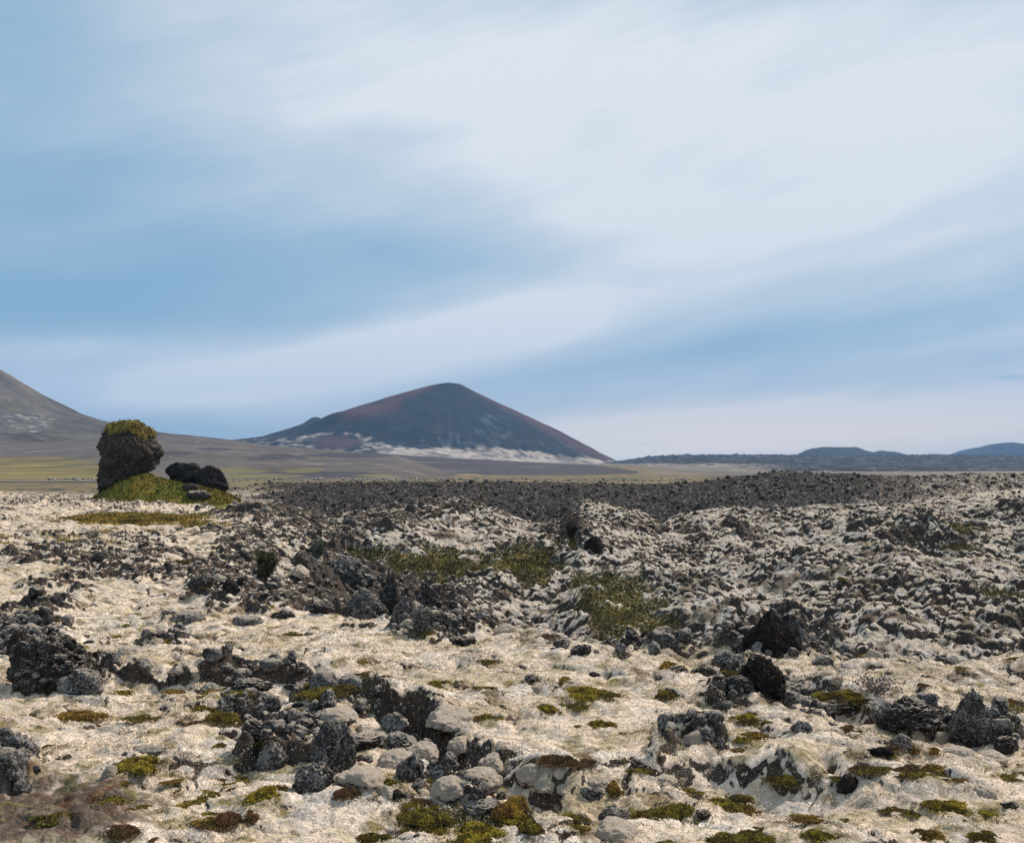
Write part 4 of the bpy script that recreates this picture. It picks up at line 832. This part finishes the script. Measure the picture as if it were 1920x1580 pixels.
def moss_fibres():
    r = np.random.default_rng(64); P = area_sample(170000, 8.2, 27, lambda Z: (1 - .85 * ss(.45, .65, Z[4])) * (1 - ss(.35, .6, Z[6])) * (.12 + .88 * ss(-.25, .4, Z[8])) * (1 - ss(12, 27, Z[2])), 65, power=.8); x, y = P[:, 0], P[:, 1]; z = ground_z(x, y)
    V, Q = blades(np.column_stack([x, y, z]), np.tile([0, 0, 1.], (len(P), 1)), (.006 + y[:, None] * .0008), r, .0, .3)
    a = fbm(x * 2.4, y * 2.6, 66, 4)[:, None]; k = r.uniform(0, 1, (len(P), 1)); c = np.where(k < .74, np.array([.84, .70, .55]), np.where(k < .90, np.array([.62, .50, .34]), np.where(k < .97, np.array([.36, .28, .11]), np.array([.18, .12, .07]))))
    c = np.where((a > .30) & (k < .6), np.array([.34, .27, .07]), c); c = np.where((a < -.38) & (k < .45), np.array([.26, .16, .09]), c) * r.uniform(.8, 1.2, (len(P), 1))
    o = mesh_np('moss', V, Q, 'leaf', np.repeat(c, 4, 0), smooth=False); tag(o, 'woolly fibres of pale moss with brown and olive wisps on the near ground', 'moss', kind='stuff')
moss_fibres()
def grass_in_hollow():
    r = np.random.default_rng(44); P = area_sample(40000, 9, 82, lambda Z: ss(.48, .6, Z[5]), 45, power=.8); z = ground_z(P[:, 0], P[:, 1]); p = np.column_stack([P, z])
    n3 = pn(P[:, 0] * .9, P[:, 1] * .9, 46); V, Q = blades(p, np.tile([0, 0, 1.], (len(p), 1)), (.03 + P[:, 1:2] * .0014), r, .45, .2)
    c = np.where((n3 > .15)[:, None], np.array([.15, .11, .025]), np.array([.085, .075, .018])); c = np.where((n3 < -.2)[:, None], np.array([.045, .04, .016]), c) * r.uniform(.7, 1.3, (len(p), 1)); c = np.where((P[:, 1] > 40)[:, None] & (P[:, :1] / P[:, 1:] < -.25), c * [2.4, 2.1, 1.8], c)
    o = mesh_np('grass', V, Q, 'leaf', np.repeat(c, 4, 0), smooth=False); tag(o, 'olive grass and soft moss growing in the dips of the lava field', 'grass', kind='stuff')
grass_in_hollow()
# ---------------------------------------------------------------- the road
def road(name, path, w, col, lift=.05):
    P = []
    for px, py, d in path: P.append(((px - 960) / F * d, d, CH - (py - HZ) / F * d))
    P = np.array(P); t = np.linspace(0, 1, 120); kk = np.linspace(0, 1, len(P)); Q = np.stack([np.interp(t, kk, P[:, i]) for i in range(3)], 1)
    T = np.gradient(Q, axis=0)[:, :2]; T /= np.linalg.norm(T, axis=1)[:, None]; nrm = np.stack([-T[:, 1], T[:, 0], 0 * t], 1)
    V = np.stack([Q - nrm * w / 2, Q - nrm * w / 2 * .9 + [0, 0, lift], Q + nrm * w / 2 * .9 + [0, 0, lift], Q + nrm * w / 2], 1); o = mesh_np(name, V.reshape(-1, 3), grid_quads(120, 4)[:, ::-1], 'plain', np.tile(C(*col), (480, 1))); tag(o, kind='structure')
def drape(px_list, d_list): return [(u, HZ + (CH - (ground_z((u - 960) / F * d, d)[0] + .12)) / d * F, d) for u, d in zip(px_list, d_list)]
us_ = np.linspace(-400, 230, 60); road('road', drape(us_, np.full(60, 172.)), 6.0, (.17, .155, .15))


# ---------------------------------------------------------------- haze
def haze():
    m = bpy.data.materials.new('air'); m.use_nodes = True; t = m.node_tree; t.nodes.clear()
    o = t.nodes.new('ShaderNodeOutputMaterial'); v = t.nodes.new('ShaderNodeVolumePrincipled'); t.links.new(v.outputs[0], o.inputs['Volume'])
    v.inputs['Color'].default_value = (.30, .58, 1.0, 1); v.inputs['Density'].default_value = 9e-5; v.inputs['Anisotropy'].default_value = 0.0
    bm = bmesh.new(); bmesh.ops.create_cube(bm, size=1.0)
    for w in bm.verts: w.co = Vector((w.co.x * 15000, w.co.y * 15000 + 0, (w.co.z + .5) * 590 - 45))
    me = bpy.data.meshes.new('haze'); bm.to_mesh(me); bm.free(); me.materials.append(m)
    ob = bpy.data.objects.new('haze', me); COL.objects.link(ob); tag(ob, kind='stuff', label='thin blue air over the far hills', cat='haze')
haze()
